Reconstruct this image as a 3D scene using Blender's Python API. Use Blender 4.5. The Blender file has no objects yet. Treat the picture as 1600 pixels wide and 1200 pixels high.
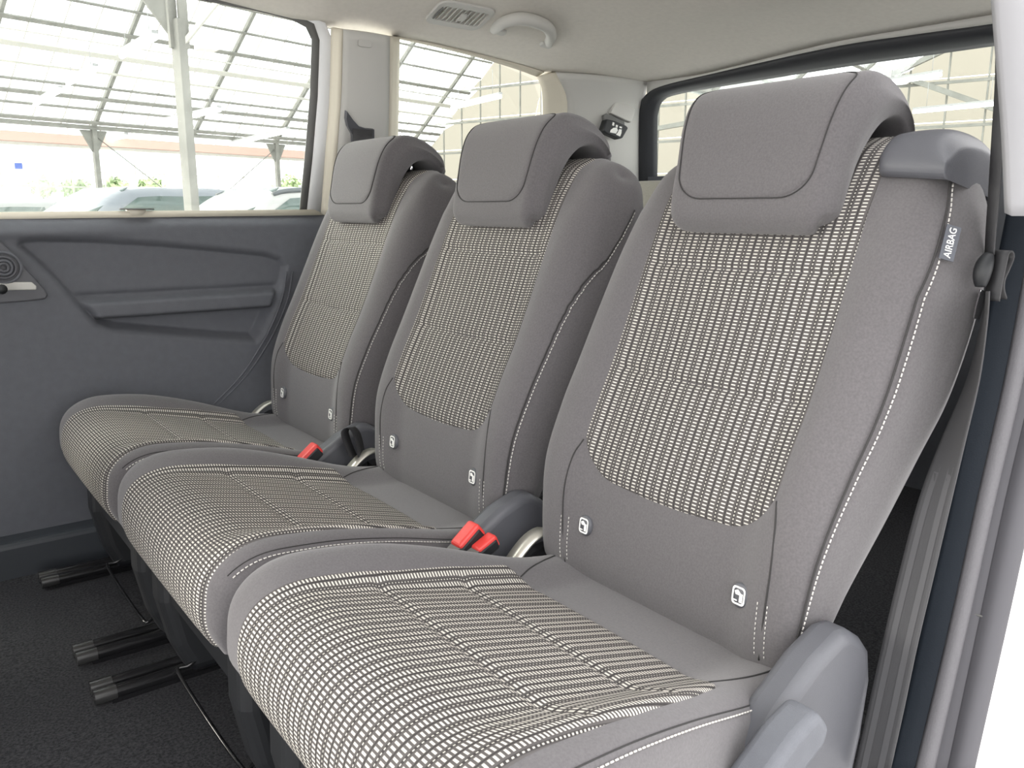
import bpy, bmesh, math, random
import numpy as np
from mathutils import Vector, Matrix

# ------------------------------------------------------------------ camera, world, exposure
scene = bpy.context.scene
ZC = 1.2                                   # camera height above the hall ground; all lengths below are relative to it
FPX, YAW, PITCH, ROLL = 1297.7, math.radians(-37.1538), math.radians(-11.8127), math.radians(0.0627)
_cy, _sy = math.cos(YAW), math.sin(YAW)
FWD = np.array([-_sy*math.cos(PITCH), _cy*math.cos(PITCH), math.sin(PITCH)])
_r0 = np.array([_cy, _sy, 0.0]); _u0 = np.cross(_r0, FWD)
RGT = _r0*math.cos(ROLL) + _u0*math.sin(ROLL); UPV = -_r0*math.sin(ROLL) + _u0*math.cos(ROLL)
cd = bpy.data.cameras.new('camera'); cam = bpy.data.objects.new('camera', cd)
scene.collection.objects.link(cam); scene.camera = cam
cd.sensor_width = 36.0; cd.lens = FPX/1600*36.0; cd.clip_start = 0.01; cd.clip_end = 400
m = Matrix.Identity(4)
for i in range(3):
    m[i][0], m[i][1], m[i][2] = RGT[i], UPV[i], -FWD[i]
m[2][3] = ZC
cam.matrix_world = m
SKY = 4.0
w = bpy.data.worlds.new('overcast'); scene.world = w; w.use_nodes = True
bgn = w.node_tree.nodes['Background']; bgn.inputs[0].default_value = (1.0, 0.99, 0.985, 1); bgn.inputs[1].default_value = SKY
sl_ = bpy.data.lights.new('hazy_sun', 'SUN'); sl_.energy = 6.0; sl_.angle = math.radians(48); sl_.color = (1, .94, .82)
sun = bpy.data.objects.new('hazy_sun', sl_); scene.collection.objects.link(sun)
sun.rotation_euler = Vector((.62, -.66, -.42)).to_track_quat('-Z', 'Y').to_euler()
scene.view_settings.view_transform = 'Standard'; scene.view_settings.look = 'None'
scene.view_settings.gamma = 1.0; scene.view_settings.use_curve_mapping = False
scene.view_settings.exposure = 0.0
scene.cycles.use_denoising = True
scene.cycles.max_bounces = 10; scene.cycles.transparent_max_bounces = 24
scene.cycles.sample_clamp_indirect = 12.0
random.seed(5); rng = np.random.default_rng(5)

# ------------------------------------------------------------------ back-projection helpers: a pixel plus a real surface gives a point
def ray(x, y): return FWD + RGT*(x-800)/FPX + UPV*(600-y)/FPX
def atY(x, y, Y): q = ray(x, y); return q*Y/q[1]
def atX(x, y, X): q = ray(x, y); return q*X/q[0]
def atZ(x, y, Z): q = ray(x, y); return q*Z/q[2]
def atP(x, y, n, c): q = ray(x, y); return q*c/(q @ np.array(n, float))
def side(x, y, d=0.0): return atP(x, y, (0, 1, .4), 1.976 - d)         # the leaning upper side wall
def rear(x, y, d=0.0): return atP(x, y, (1, 0, .35), 1.93 - d)         # the leaning tailgate

# ------------------------------------------------------------------ object helpers
ORG = {}
def link(o): scene.collection.objects.link(o)
def props(o, label=None, cat=None, group=None, kind=None):
    if label: o['label'] = label
    if cat: o['category'] = cat
    if group: o['group'] = group
    if kind: o['kind'] = kind
    return o
def thing(name, base, label, cat, group=None, kind=None):
    o = bpy.data.objects.new(name, None); link(o)
    o.empty_display_size = .05
    o.location = (base[0], base[1], base[2] + ZC); ORG[o.name] = np.array(base, float)
    return props(o, label, cat, group, kind)
def root_org(p):
    return ORG[p.name]
def obj(name, verts, faces, mat, parent=None, smooth=True, uv=None, kind=None, label=None, base=None, auto=None):
    v = np.array(verts, float).reshape(-1, 3)
    if parent is not None: o0 = root_org(parent)
    elif base is not None: o0 = np.array(base, float)
    else: o0 = np.array([(v[:, 0].min()+v[:, 0].max())/2, (v[:, 1].min()+v[:, 1].max())/2, v[:, 2].min()])
    me = bpy.data.meshes.new(name); me.from_pydata((v - o0).tolist(), [], [list(map(int, f)) for f in faces])
    if uv is not None:
        ul = me.uv_layers.new(name='UVMap'); li = np.zeros(len(me.loops), dtype=np.int32); me.loops.foreach_get('vertex_index', li)
        ul.data.foreach_set('uv', np.array(uv, np.float32)[li].ravel())
    bm = bmesh.new(); bm.from_mesh(me); bmesh.ops.recalc_face_normals(bm, faces=bm.faces); bm.to_mesh(me); bm.free()
    me.polygons.foreach_set('use_smooth', [smooth]*len(me.polygons))
    if auto: me.set_sharp_from_angle(angle=math.radians(auto))
    o = bpy.data.objects.new(name, me); link(o)
    if mat: me.materials.append(mat)
    if parent is not None:
        o.parent = parent; ORG[o.name] = o0
    else:
        o.location = (o0[0], o0[1], o0[2] + ZC); ORG[o.name] = o0
    if kind: o['kind'] = kind
    if label: o['label'] = label
    return o
class MB:
    def __init__(s): s.v = []; s.f = []
    def add(s, v, f):
        b = len(s.v); s.v += [tuple(map(float, p)) for p in v]; s.f += [[b+i for i in q] for q in f]; return s
    def box(s, x0, x1, y0, y1, z0, z1):
        v = [(x, y, z) for x in (x0, x1) for y in (y0, y1) for z in (z0, z1)]
        return s.add(v, [(0, 1, 3, 2), (4, 6, 7, 5), (0, 4, 5, 1), (2, 3, 7, 6), (0, 2, 6, 4), (1, 5, 7, 3)])
    def tube(s, pts, r, n=8, closed=False, caps=True):
        v, f = tube(pts, r, n, closed, caps); return s.add(v, f)
    def prism(s, poly, off):
        v, f = prism(poly, off); return s.add(v, f)
    def bar(s, a, b, w, h, up=(0, 0, 1)):
        a, b = np.array(a, float), np.array(b, float); d = b-a; d /= np.linalg.norm(d)
        sx = np.cross(d, np.array(up, float)); 
        if np.linalg.norm(sx) < 1e-6: sx = np.cross(d, (1, 0, 0))
        sx /= np.linalg.norm(sx); sy = np.cross(sx, d)
        c = [(-1, -1), (1, -1), (1, 1), (-1, 1)]
        v = [a + sx*w/2*i + sy*h/2*j for i, j in c] + [b + sx*w/2*i + sy*h/2*j for i, j in c]
        return s.add(v, [(0, 1, 2, 3), (7, 6, 5, 4), (0, 4, 5, 1), (1, 5, 6, 2), (2, 6, 7, 3), (3, 7, 4, 0)])
    def obj(s, name, mat, parent=None, **k): return obj(name, s.v, s.f, mat, parent, **k)
def tube(pts, r, n=8, closed=False, caps=True):
    p = np.array(pts, float); N = len(p); rr = np.ones(N)*r if np.isscalar(r) else np.array(r, float)
    if closed: t = np.roll(p, -1, 0) - np.roll(p, 1, 0)
    else: t = np.gradient(p, axis=0)
    t /= np.linalg.norm(t, axis=1)[:, None] + 1e-12
    ref = np.array([0, 0, 1.0]) if abs(t[0][2]) < .9 else np.array([1.0, 0, 0])
    v = []; a = np.cross(t[0], ref); a /= np.linalg.norm(a)
    for i in range(N):
        a = a - t[i]*(a @ t[i]); a /= np.linalg.norm(a) + 1e-12; b = np.cross(t[i], a)
        for k in range(n):
            th = 2*math.pi*k/n; v.append(p[i] + rr[i]*(a*math.cos(th) + b*math.sin(th)))
    f = []
    for i in range(N if closed else N-1):
        j = (i+1) % N
        for k in range(n): f.append((i*n+k, i*n+(k+1) % n, j*n+(k+1) % n, j*n+k))
    if caps and not closed: f += [tuple(range(n-1, -1, -1)), tuple((N-1)*n+k for k in range(n))]
    return v, f
def prism(poly, off):
    p = np.array(poly, float); n = len(p); q = p + np.array(off, float)
    return list(p)+list(q), [tuple(range(n)), tuple(range(2*n-1, n-1, -1))] + [(i, (i+1) % n, n+(i+1) % n, n+i) for i in range(n)]
def grid(P):
    P = np.array(P, float); a, b = P.shape[:2]
    return P.reshape(-1, 3), [(i*b+j, i*b+j+1, (i+1)*b+j+1, (i+1)*b+j) for i in range(a-1) for j in range(b-1)]
def crom(pts, n):
    """Catmull-Rom through pts (any dimension), n samples even in chord length"""
    p = np.array(pts, float)
    if p.ndim == 1: p = p[:, None]
    q = np.vstack([2*p[0]-p[1], p, 2*p[-1]-p[-2]]); out = []
    for i in range(1, len(q)-2):
        for t in np.linspace(0, 1, 24, endpoint=False):
            a, b, c, d = q[i-1], q[i], q[i+1], q[i+2]
            out.append(.5*((2*b)+(-a+c)*t+(2*a-5*b+4*c-d)*t*t+(-a+3*b-3*c+d)*t**3))
    out.append(q[-2]); out = np.array(out)
    L = np.concatenate([[0], np.cumsum(np.linalg.norm(np.diff(out, axis=0), axis=1))]); s = np.linspace(0, L[-1], n)
    return np.stack([np.interp(s, L, out[:, k]) for k in range(p.shape[1])], 1)
def bev(o, wd=.004, seg=2, ang=35):
    b = o.modifiers.new('bevel', 'BEVEL'); b.width = wd; b.segments = seg; b.limit_method = 'ANGLE'; b.angle_limit = math.radians(ang)
    b.harden_normals = False; return o
def solid(o, t, off=-1):
    s_ = o.modifiers.new('solid', 'SOLIDIFY'); s_.thickness = t; s_.offset = off; return o
def rrect(cx, cy, w, h, r, n=5):
    out = []
    for (sx, sy, a0) in ((1, 1, 0), (-1, 1, 90), (-1, -1, 180), (1, -1, 270)):
        for k in range(n+1):
            a = math.radians(a0 + 90*k/n); out.append((cx+sx*(w/2-r)+r*math.cos(a), cy+sy*(h/2-r)+r*math.sin(a)))
    return out

# ------------------------------------------------------------------ materials
def newmat(name):
    mt = bpy.data.materials.new(name); mt.use_nodes = True; nt = mt.node_tree
    return mt, nt, nt.nodes['Principled BSDF']
def mat(name, col, rough=.5, metal=0.0, noise=None, bump=None, spec=.5, emit=0, coat=0, trans=0, sheen=0):
    mt, nt, b = newmat(name); N = nt.nodes; L = nt.links
    b.inputs['Base Color'].default_value = (*col, 1); b.inputs['Roughness'].default_value = rough
    b.inputs['Metallic'].default_value = metal; b.inputs['Specular IOR Level'].default_value = spec
    if coat: b.inputs['Coat Weight'].default_value = coat
    if sheen: b.inputs['Sheen Weight'].default_value = sheen; b.inputs['Sheen Roughness'].default_value = .6
    if emit: b.inputs['Emission Color'].default_value = (*col, 1); b.inputs['Emission Strength'].default_value = emit
    tc = N.new('ShaderNodeTexCoord')
    if noise:                          # (scale, amount)
        n = N.new('ShaderNodeTexNoise'); n.inputs['Scale'].default_value = noise[0]; n.inputs['Detail'].default_value = 3
        L.new(tc.outputs['Object'], n.inputs['Vector'])
        r = N.new('ShaderNodeMapRange'); r.inputs[1].default_value = .3; r.inputs[2].default_value = .7
        r.inputs[3].default_value = 1-noise[1]; r.inputs[4].default_value = 1+noise[1]; L.new(n.outputs[0], r.inputs[0])
        v = N.new('ShaderNodeVectorMath'); v.operation = 'SCALE'; v.inputs[0].default_value = col; L.new(r.outputs[0], v.inputs['Scale'])
        L.new(v.outputs[0], b.inputs['Base Color'])
    if bump:                           # (scale, distance)
        n = N.new('ShaderNodeTexNoise'); n.inputs['Scale'].default_value = bump[0]; n.inputs['Detail'].default_value = 2
        L.new(tc.outputs['Object'], n.inputs['Vector'])
        bp = N.new('ShaderNodeBump'); bp.inputs['Distance'].default_value = bump[1]; bp.inputs['Strength'].default_value = .6
        L.new(n.outputs[0], bp.inputs['Height']); L.new(bp.outputs[0], b.inputs['Normal'])
    return mt
def glass(name, tint=(1, 1, 1), gloss=.06, diff=0.0, dcol=(1, 1, 1)):
    mt = bpy.data.materials.new(name); mt.use_nodes = True; nt = mt.node_tree; N = nt.nodes; L = nt.links
    N.remove(N['Principled BSDF']); out = N['Material Output']
    t = N.new('ShaderNodeBsdfTransparent'); t.inputs[0].default_value = (*tint, 1)
    g = N.new('ShaderNodeBsdfGlossy'); g.inputs['Roughness'].default_value = .03
    mx = N.new('ShaderNodeMixShader'); mx.inputs[0].default_value = gloss; L.new(t.outputs[0], mx.inputs[1]); L.new(g.outputs[0], mx.inputs[2])
    last = mx
    if diff:
        d = N.new('ShaderNodeBsdfTranslucent'); d.inputs[0].default_value = (*dcol, 1)
        m2 = N.new('ShaderNodeMixShader'); m2.inputs[0].default_value = diff; L.new(last.outputs[0], m2.inputs[1]); L.new(d.outputs[0], m2.inputs[2]); last = m2
    L.new(last.outputs[0], out.inputs[0]); return mt
def pattern_mat(name, hu, hv):
    """woven insert cloth: two columns of light dashes, then one column of dots, repeated across; UV is in metres"""
    mt, nt, b = newmat(name); N = nt.nodes; L = nt.links
    uv = N.new('ShaderNodeUVMap'); sep = N.new('ShaderNodeSeparateXYZ'); L.new(uv.outputs[0], sep.inputs[0])
    def M(op, a, c=None, d=None):
        n = N.new('ShaderNodeMath'); n.operation = op
        for k, x in enumerate((a, c, d)):
            if x is None: continue
            if isinstance(x, (int, float)): n.inputs[k].default_value = x
            else: L.new(x, n.inputs[k])
        return n.outputs[0]
    def sstep(x, a, c):
        n = N.new('ShaderNodeMapRange'); n.interpolation_type = 'SMOOTHSTEP'
        n.inputs[1].default_value = a; n.inputs[2].default_value = c; n.inputs[3].default_value = 1; n.inputs[4].default_value = 0
        L.new(x, n.inputs[0]); return n.outputs[0]
    fu = M('FRACT', M('DIVIDE', sep.outputs[0], .0237)); fv = M('FRACT', M('DIVIDE', sep.outputs[1], .0041))
    def dash(cu, hu, cv, hv):
        du = M('ABSOLUTE', M('SUBTRACT', fu, cu)); dv = M('ABSOLUTE', M('SUBTRACT', fv, cv))
        return M('MULTIPLY', sstep(du, hu-.03, hu+.015), sstep(dv, hv-.10, hv+.06))
    d = M('MAXIMUM', dash(.20, hu, .5, hv), dash(.62, hu, .5, hv))
    dot1 = M('MULTIPLY', dash(.905, .035, .5, .25), .85)
    full = M('MAXIMUM', d, dot1)
    # darker warp between the columns
    wd = M('MAXIMUM', sstep(M('ABSOLUTE', M('SUBTRACT', fu, .41)), .02, .05), sstep(M('ABSOLUTE', M('SUBTRACT', fu, .905)), .04, .09))
    c0 = N.new('ShaderNodeMixRGB'); c0.inputs[1].default_value = (*PAT_BASE, 1); c0.inputs[2].default_value = (PAT_BASE[0]*.5, PAT_BASE[1]*.5, PAT_BASE[2]*.5, 1); L.new(wd, c0.inputs[0])
    c1 = N.new('ShaderNodeMixRGB'); c1.inputs[2].default_value = (*PAT_DASH, 1); L.new(c0.outputs[0], c1.inputs[1]); L.new(full, c1.inputs[0])
    L.new(c1.outputs[0], b.inputs['Base Color']); b.inputs['Roughness'].default_value = .9; b.inputs['Specular IOR Level'].default_value = .15
    bp = N.new('ShaderNodeBump'); bp.inputs['Distance'].default_value = .0006; bp.inputs['Strength'].default_value = .4; L.new(full, bp.inputs['Height']); L.new(bp.outputs[0], b.inputs['Normal'])
    return mt
PAT_BASE = (.084, .078, .077); PAT_DASH = (.60, .575, .52)
M_fab = mat('plain_seat_cloth', (.095, .089, .093), .95, noise=(420, .12), bump=(1500, .0004), spec=.1, sheen=.25)
M_pat = pattern_mat('woven_back_cloth', .128, .185)
M_patc = pattern_mat('woven_cushion_cloth', .138, .25)
M_thread = mat('pale_thread', (.55, .53, .50), .8)
M_seam = mat('dark_seam', (.028, .027, .027), .9)
M_dpl = mat('dark_door_plastic', (.112, .117, .132), .62, noise=(60, .05), bump=(900, .0006), spec=.3)
M_dpl2 = mat('smooth_dark_plastic', (.086, .088, .099), .42, bump=(1200, .0003), spec=.4)
M_blk = mat('black_plastic', (.010, .011, .013), .55)
M_gblk = mat('gloss_black_rail', (.010, .010, .011), .22, coat=.3)
M_cap = mat('rail_end_grey', (.028, .028, .028), .25)
M_carpet = mat('charcoal_carpet', (.040, .040, .043), 1.0, noise=(260, .45), bump=(700, .002), spec=.05)
M_head = mat('headliner_cloth', (.68, .65, .60), .95, noise=(90, .03), bump=(900, .0004), spec=.1)
M_trim = mat('light_grey_trim', (.54, .535, .51), .6, bump=(900, .0003), spec=.3)
M_cream = mat('cream_pillar_edge', (.66, .62, .52), .6, spec=.3)
M_white = mat('white_body_paint', (.80, .81, .82), .25, coat=.4)
M_wpil = mat('white_pillar_plastic', (.31, .31, .325), .5, spec=.2)
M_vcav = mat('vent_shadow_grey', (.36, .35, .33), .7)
M_ledge = mat('door_foot_plastic', (.035, .040, .047), .5, spec=.4)
M_rub = mat('grey_rubber_seal', (.13, .13, .125), .6)
M_rubl = mat('jamb_rubber', (.085, .083, .092), .6, spec=.2)
M_navy = mat('dark_jamb_plastic', (.012, .016, .022), .6, bump=(600, .0004), spec=.15)
M_grain = mat('grained_jamb_plastic', (.13, .127, .137), .7, noise=(400, .04), bump=(600, .0005))
M_chrome = mat('chrome', (.85, .85, .86), .12, metal=1)
M_steel = mat('bright_steel_plate', (.62, .60, .54), .35, metal=.6)
M_red = mat('red_release_button', (.62, .045, .04), .4)
M_tagm = mat('grey_label_cloth', (.10, .105, .12), .9, spec=.1)
M_wht = mat('white_print', (.85, .85, .82), .6)
M_belt = mat('grey_belt_webbing', (.040, .040, .043), .7, bump=(1500, .0004))
M_belt2 = mat('light_belt_stripe', (.062, .062, .066), .7)
M_beltd = mat('black_belt_webbing', (.02, .02, .022), .6)
M_glass = glass('car_window_glass', (.96, .98, .97), .05)
M_gpane = glass('greenhouse_glass', (.93, .95, .95), .03, .10)
M_frame = mat('galvanised_frame', (.23, .23, .21), .6, noise=(3, .15), spec=.2)
M_framel = mat('pale_aluminium_bar', (.50, .49, .45), .6, spec=.2)
M_rust = mat('faded_red_screen', (.62, .42, .36), .9)
M_cpan = glass('cream_gable_sheet', (.05, .05, .045), .0, .98, (.58, .56, .51))
M_lamp = mat('fluorescent_tube', (1, .99, .95), .4, emit=9)
M_lampb = mat('lamp_batten', (.35, .35, .35), .5)
M_ground = mat('pale_concrete', (.52, .51, .50), .9, noise=(1.3, .2))
M_leaf = mat('pale_leaves', (.48, .58, .34), .8, noise=(2.5, .5))
M_blue = mat('blue_sign', (.10, .16, .45), .6)
M_sil = mat('silver_car_paint', (.17, .185, .205), .3, metal=.3, coat=.5)
M_whc = mat('white_car_paint', (.34, .34, .33), .3, coat=.5)
M_dgl = mat('tinted_car_glass', (.055, .085, .075), .08, spec=.6)
M_tyre = mat('tyre_rubber', (.02, .02, .02), .8)
M_dark = mat('dark_car_roof', (.09, .10, .105), .35)
M_box = mat('white_lamp_box', (.75, .70, .64), .6)

# ------------------------------------------------------------------ the setting: hall ground and car shell
FLOORZ = -.745
props(MB().box(-60, 60, -40, 70, -ZC-.05, -ZC).obj('ground', M_ground, smooth=False), kind='structure')
# floor of the car: carpet slab with gentle unevenness
nx, ny = 70, 60
X = np.linspace(-1.3, 2.3, nx); Y = np.linspace(.30, 2.0, ny)
G = np.zeros((nx, ny, 3))
for i, x in enumerate(X):
    for j, y in enumerate(Y):
        G[i, j] = (x, y, FLOORZ + .002*math.sin(9*x+3*y)*math.sin(7*y))
v, f = grid(G)
fl = obj('floor', v, f, M_carpet); props(fl, kind='structure'); solid(fl, .004, 0)

# ceiling (headliner): far edge follows the seam over the windows
edge_px = [(-400, -110), (-150, -80), (100, -45), (325, 0), (400, 17), (490, 39), (520, 43), (610, 56), (680, 69), (740, 83), (800, 98), (850, 112)]
E = np.array([side(*p) for p in edge_px])
xe = np.concatenate([[-1.3], E[:, 0], [1.79]]); ye = np.concatenate([[E[0, 1]], E[:, 1], [1.795]]); ze = np.concatenate([[E[0, 2]], E[:, 2], [.345]])
if xe[1] < -1.3: xe[0] = xe[1]-.1
YM = 1.128
def ceil_z(x, y):
    a = np.interp(x, xe, ye) - YM; e = np.interp(x, xe, ze)
    D = np.interp(x, [-1.3, .6, 1.2, 1.6, 1.79], [.10, .10, .095, .06, .030])
    t = (y-YM)/a
    z = e + D*(1-abs(t)**3.2)
    # soft swelling of the lining over the third row
    z -= .018*math.exp(-((x-1.50)/.10)**2)*max(0, 1-abs((y-1.02)/.36)**2)
    return z
xs = np.concatenate([np.linspace(-1.3, .3, 18, endpoint=False), np.linspace(.3, 1.79, 70)])
G = np.zeros((len(xs), 49, 3))
for i, x in enumerate(xs):
    a = np.interp(x, xe, ye) - YM
    for j, t in enumerate(np.linspace(1, -1, 49)):
        y = YM + a*t; G[i, j] = (x, y, ceil_z(x, y))
HL_ = np.array([rear(*p, .004) for p in [(1013, 127), (1060, 121), (1112, 112), (1300, 66), (1430, 43), (1580, 17), (1800, -25)]])[::-1]
last = np.zeros((49, 3))
for j in range(49):
    y = G[-1, j, 1]; y = min(max(y, HL_[0, 1]), HL_[-1, 1]) if y > 1.7 else y
    last[j] = (np.interp(y, HL_[:, 1], HL_[:, 0]), y, np.interp(y, HL_[:, 1], HL_[:, 2]))
keep = xs < 1.70
G = np.concatenate([G[keep], (G[keep][-1]*.65+last*.35)[None], (G[keep][-1]*.3+last*.7)[None], last[None]])
v, f = grid(G); ce = obj('ceiling', v, f, M_head); props(ce, kind='structure'); solid(ce, .004, 0)
def ceil_hit(px, py):
    q = ray(px, py); lo, hi = .3, 4.0; last = lo
    for t in np.linspace(.6, 3.4, 1400):
        p = q*t
        if p[2] > ceil_z(p[0], p[1]): return p
    return q*1.8
def ceil_frame(p):
    e = .01; dx = np.array([e, 0, ceil_z(p[0]+e, p[1])-ceil_z(p[0], p[1])]); dy = np.array([0, e, ceil_z(p[0], p[1]+e)-ceil_z(p[0], p[1])])
    a = dx/np.linalg.norm(dx); b = dy/np.linalg.norm(dy); n = np.cross(a, b); n /= np.linalg.norm(n); b = np.cross(n, a)
    return a, b, -n                # -n points down into the cabin

def strip(name, A, B, mt, n=24, bulge=0.0, th=.012, rows=7, smooth=True, bd=None, parent=None):
    """sheet between two 3-D polylines, thickened"""
    a, b = crom(A, n), crom(B, n); G = np.zeros((rows, n, 3)); bd = np.array(bd if bd is not None else (0, -1, 0), float)
    for i, t in enumerate(np.linspace(0, 1, rows)): G[i] = a*(1-t)+b*t + bd*bulge*math.sin(math.pi*t)
    v, f = grid(G); o = obj(name, v, f, mt, parent, smooth=smooth); solid(o, th, 0); return o
# far side, upper: door window frame, door jamb, C-pillar
rub_in = [(-300, -112), (0, -55), (250, -14), (400, 15), (455, 29), (477, 41), (487, 62), (484, 150), (476, 245), (468, 328)]
rub_out = [(-300, -122), (0, -65), (250, -24), (400, 6), (462, 21), (490, 35), (499, 62), (496, 150), (488, 245), (479, 328)]
jam_out = [(-300, -128), (0, -72), (250, -30), (400, 0), (470, 17), (508, 35), (519, 62), (516, 150), (509, 245), (500, 332)]
def poly_band(name, pa, pb, da, db, mt, th=.01):
    A = [side(*p, da) for p in pa]; B = [side(*p, db) for p in pb]
    G = np.zeros((2, len(A), 3)); G[0] = A; G[1] = B
    G = np.stack([G[0], G[0]*.5+G[1]*.5, G[1]])
    v, f = grid(G); o = obj(name, v, f, mt); solid(o, th, 0); return props(o, kind='structure')
poly_band('trim_1', rub_in, rub_out, .0, .006, M_rub)
poly_band('trim_2', rub_out, jam_out, .006, .012, M_white)
cr = [(519, 43), (516, 150), (509, 245), (502, 332)]; cr2 = [(536, 46), (533, 150), (526, 245), (520, 340)]
gp = [(607, 56), (606, 150), (604, 235), (600, 350)]; gp2 = [(621, 57), (620, 150), (618, 235), (614, 350)]
props(strip('trim_3', [side(*p, .012) for p in cr], [side(*p, .035) for p in cr2], M_cream, rows=4), kind='structure')
pl = strip('trim_4', [side(*p, .035) for p in cr2], [side(*p, .035) for p in gp], M_trim, bulge=.006, rows=9); props(pl, kind='structure')
props(strip('trim_5', [side(*p, .035) for p in gp], [side(*p, .0) for p in gp2], M_cream, rows=4), kind='structure')
# quarter window surround + D-pillar
qt = [(612, 57), (680, 72), (740, 87), (800, 105), (838, 119)]; qe = [(612, 55), (680, 68), (740, 82), (800, 97), (850, 112)]
props(strip('trim_6', [side(*p, .004) for p in qe], [side(*p, -.004) for p in qt], M_cream, rows=3, th=.006), kind='structure')
dA = [(838, 119), (846, 140), (847, 200), (845, 330)]; dM = [(868, 113), (884, 150), (885, 200), (884, 330)]
DB = [rear(*p, .0) for p in ((1013, 127), (1003, 160), (1000, 200), (1000, 330))]
props(strip('trim_7', [side(*p, -.004) for p in dA], [side(*p, .02) for p in dM], M_cream, rows=5, bulge=.004), kind='structure')
dp = strip('trim_8', [side(*p, .02) for p in dM], DB, M_trim, rows=11, bulge=.02, bd=(-.5, -.85, 0)); props(dp, kind='structure')
# tailgate: pale header, black surround, lower panel, glass
hA = [(1013, 127), (1060, 121), (1112, 112), (1300, 66), (1430, 43), (1580, 17), (1800, -25)]
hB = [(1013, 152), (1035, 137), (1112, 119), (1300, 75), (1430, 55), (1580, 34), (1800, -5)]
props(strip('trim_9', [rear(*p, .004) for p in hA], [rear(*p, .004) for p in hB], M_trim, n=40, rows=3), kind='structure')
fo = [(1000, 420), (1000, 200), (1003, 165), (1014, 147), (1038, 134), (1112, 116), (1300, 74), (1430, 54), (1580, 33), (1800, -7)]
fi = [(1026, 420), (1026, 210), (1028, 172), (1036, 153), (1056, 143), (1120, 131), (1300, 102), (1430, 83), (1580, 61), (1800, 28)]
props(strip('trim_10', [rear(*p, .0) for p in fo], [rear(*p, -.03) for p in fi], mat('tailgate_black_trim', (.030, .032, .037), .55), n=90, rows=6, bulge=.012, bd=(-1, 0, 0), th=.02), kind='structure')
def panel(name, pts, mt, off, **k):
    v, f = prism(pts, off); return obj(name, v, f, mt, smooth=False, **k)
rz = lambda y, z, d=0: np.array([1.93 - d - .35*z, y, z])
props(panel('wall_back', [rz(.33, .10), rz(1.93, .10), rz(1.93, -.745), rz(.33, -.745)], M_dpl, (.03, 0, 0)), kind='structure')
props(panel('window_3', [rz(.36, .09, -.02), rz(1.90, .09, -.02), rz(1.72, .335, -.02), rz(.54, .335, -.02)], M_glass, (.004, 0, .001)), kind='structure')
sp = lambda x, z, d=0: np.array([x, 1.976-d-.4*z, z])
props(panel('window_1', [sp(-.35, -.02), sp(.868, -.02), sp(.862, .36), sp(.84, .405), sp(-.35, .44)], M_glass, (0, .004, .001)), kind='structure')
props(panel('window_2', [sp(1.0, -.05), sp(1.52, -.05), sp(1.50, .30), sp(1.46, .345), sp(1.30, .378), sp(1.02, .398)], M_glass, (0, .004, .001)), kind='structure')
props(panel('wall_far', [np.array([.88, 1.97, -.03]), np.array([1.95, 1.97, -.03]), np.array([1.95, 1.97, -.745]), np.array([.88, 1.97, -.745])], M_dpl, (0, .03, 0)), kind='structure')
# near side behind the seats: lower wall and sloping wheel-arch lining
props(panel('wall_near', [np.array([.98, .40, .02]), np.array([1.95, .40, .02]), np.array([1.95, .40, -.745]), np.array([.98, .40, -.745])], M_carpet, (0, -.05, 0)), kind='structure')

# ------------------------------------------------------------------ far sliding door: relief panel
DY = 1.95
pk_px = [(29, 384), (33, 375), (60, 372), (150, 374), (250, 380), (350, 389), (415, 396), (438, 403), (447, 415), (444, 436), (430, 480), (412, 520), (400, 534), (330, 530), (240, 523), (175, 517), (152, 509), (125, 481), (90, 441), (50, 402)]
PK = np.array([atY(*p, DY)[[0, 2]] for p in pk_px])
def sdf_poly(P, poly):
    """signed distance, positive inside; P (n,2)"""
    d = np.full(len(P), 1e9); ins = np.zeros(len(P), bool); n = len(poly)
    for i in range(n):
        a, b = poly[i], poly[(i+1) % n]; e = b-a; w_ = P-a
        t = np.clip((w_ @ e)/(e @ e), 0, 1); d = np.minimum(d, np.linalg.norm(w_ - t[:, None]*e, axis=1))
        c1 = (a[1] > P[:, 1]) != (b[1] > P[:, 1])
        with np.errstate(divide='ignore', invalid='ignore'):
            c2 = P[:, 0] < (b[0]-a[0])*(P[:, 1]-a[1])/(b[1]-a[1]+1e-12)+a[0]
        ins ^= (c1 & c2)
    return np.where(ins, d, -d)
sst = lambda x, a, b: (lambda t: t*t*(3-2*t))(np.clip((x-a)/(b-a), 0, 1))
xs = np.linspace(-.25, 1.02, 400); zs = np.linspace(-.700, -.010, 250)
XX, ZZ = np.meshgrid(xs, zs, indexing='ij'); P2 = np.stack([XX.ravel(), ZZ.ravel()], 1)
sd = sdf_poly(P2, PK)
zsh0 = atY(250, 461, DY)[2]; zsh1 = atY(250, 491, DY)[2]; zmid = (zsh0+zsh1)/2
rel = -.015*sst(sd, -.001, .008) - .004*np.exp(-(sd/.004)**2)
inn = sst(sd, .004, .02)
zz = P2[:, 1]
shelf = sst(zz, zsh1-.002, zsh1+.004)*(1-sst(zz, zsh0-.014, zsh0))
rel += inn*(.024*shelf - .020*(1-sst(zz, zsh1-.004, zsh1)) - .006*np.exp(-((zz-zsh0-.006)/.006)**2))
rel += -.020*sst(zz, -.045, -.010)**2                       # the top rolls away to the sill
zl = atY(0, 356, DY)[2]
rel += .006*np.exp(-((zz-zl+.012)/.010)**2)*(1-sst(P2[:, 0], .25, .55))
rel += .010*np.exp(-((zz+.60)/.16)**2)                     # lower belly of the trim
YY = DY - rel
G = np.stack([P2[:, 0], YY, zz], 1).reshape(len(xs), len(zs), 3)
v, f = grid(G); door = obj('door_1', v, f, M_dpl); props(door, kind='structure'); solid(door, .003, 0)
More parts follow.
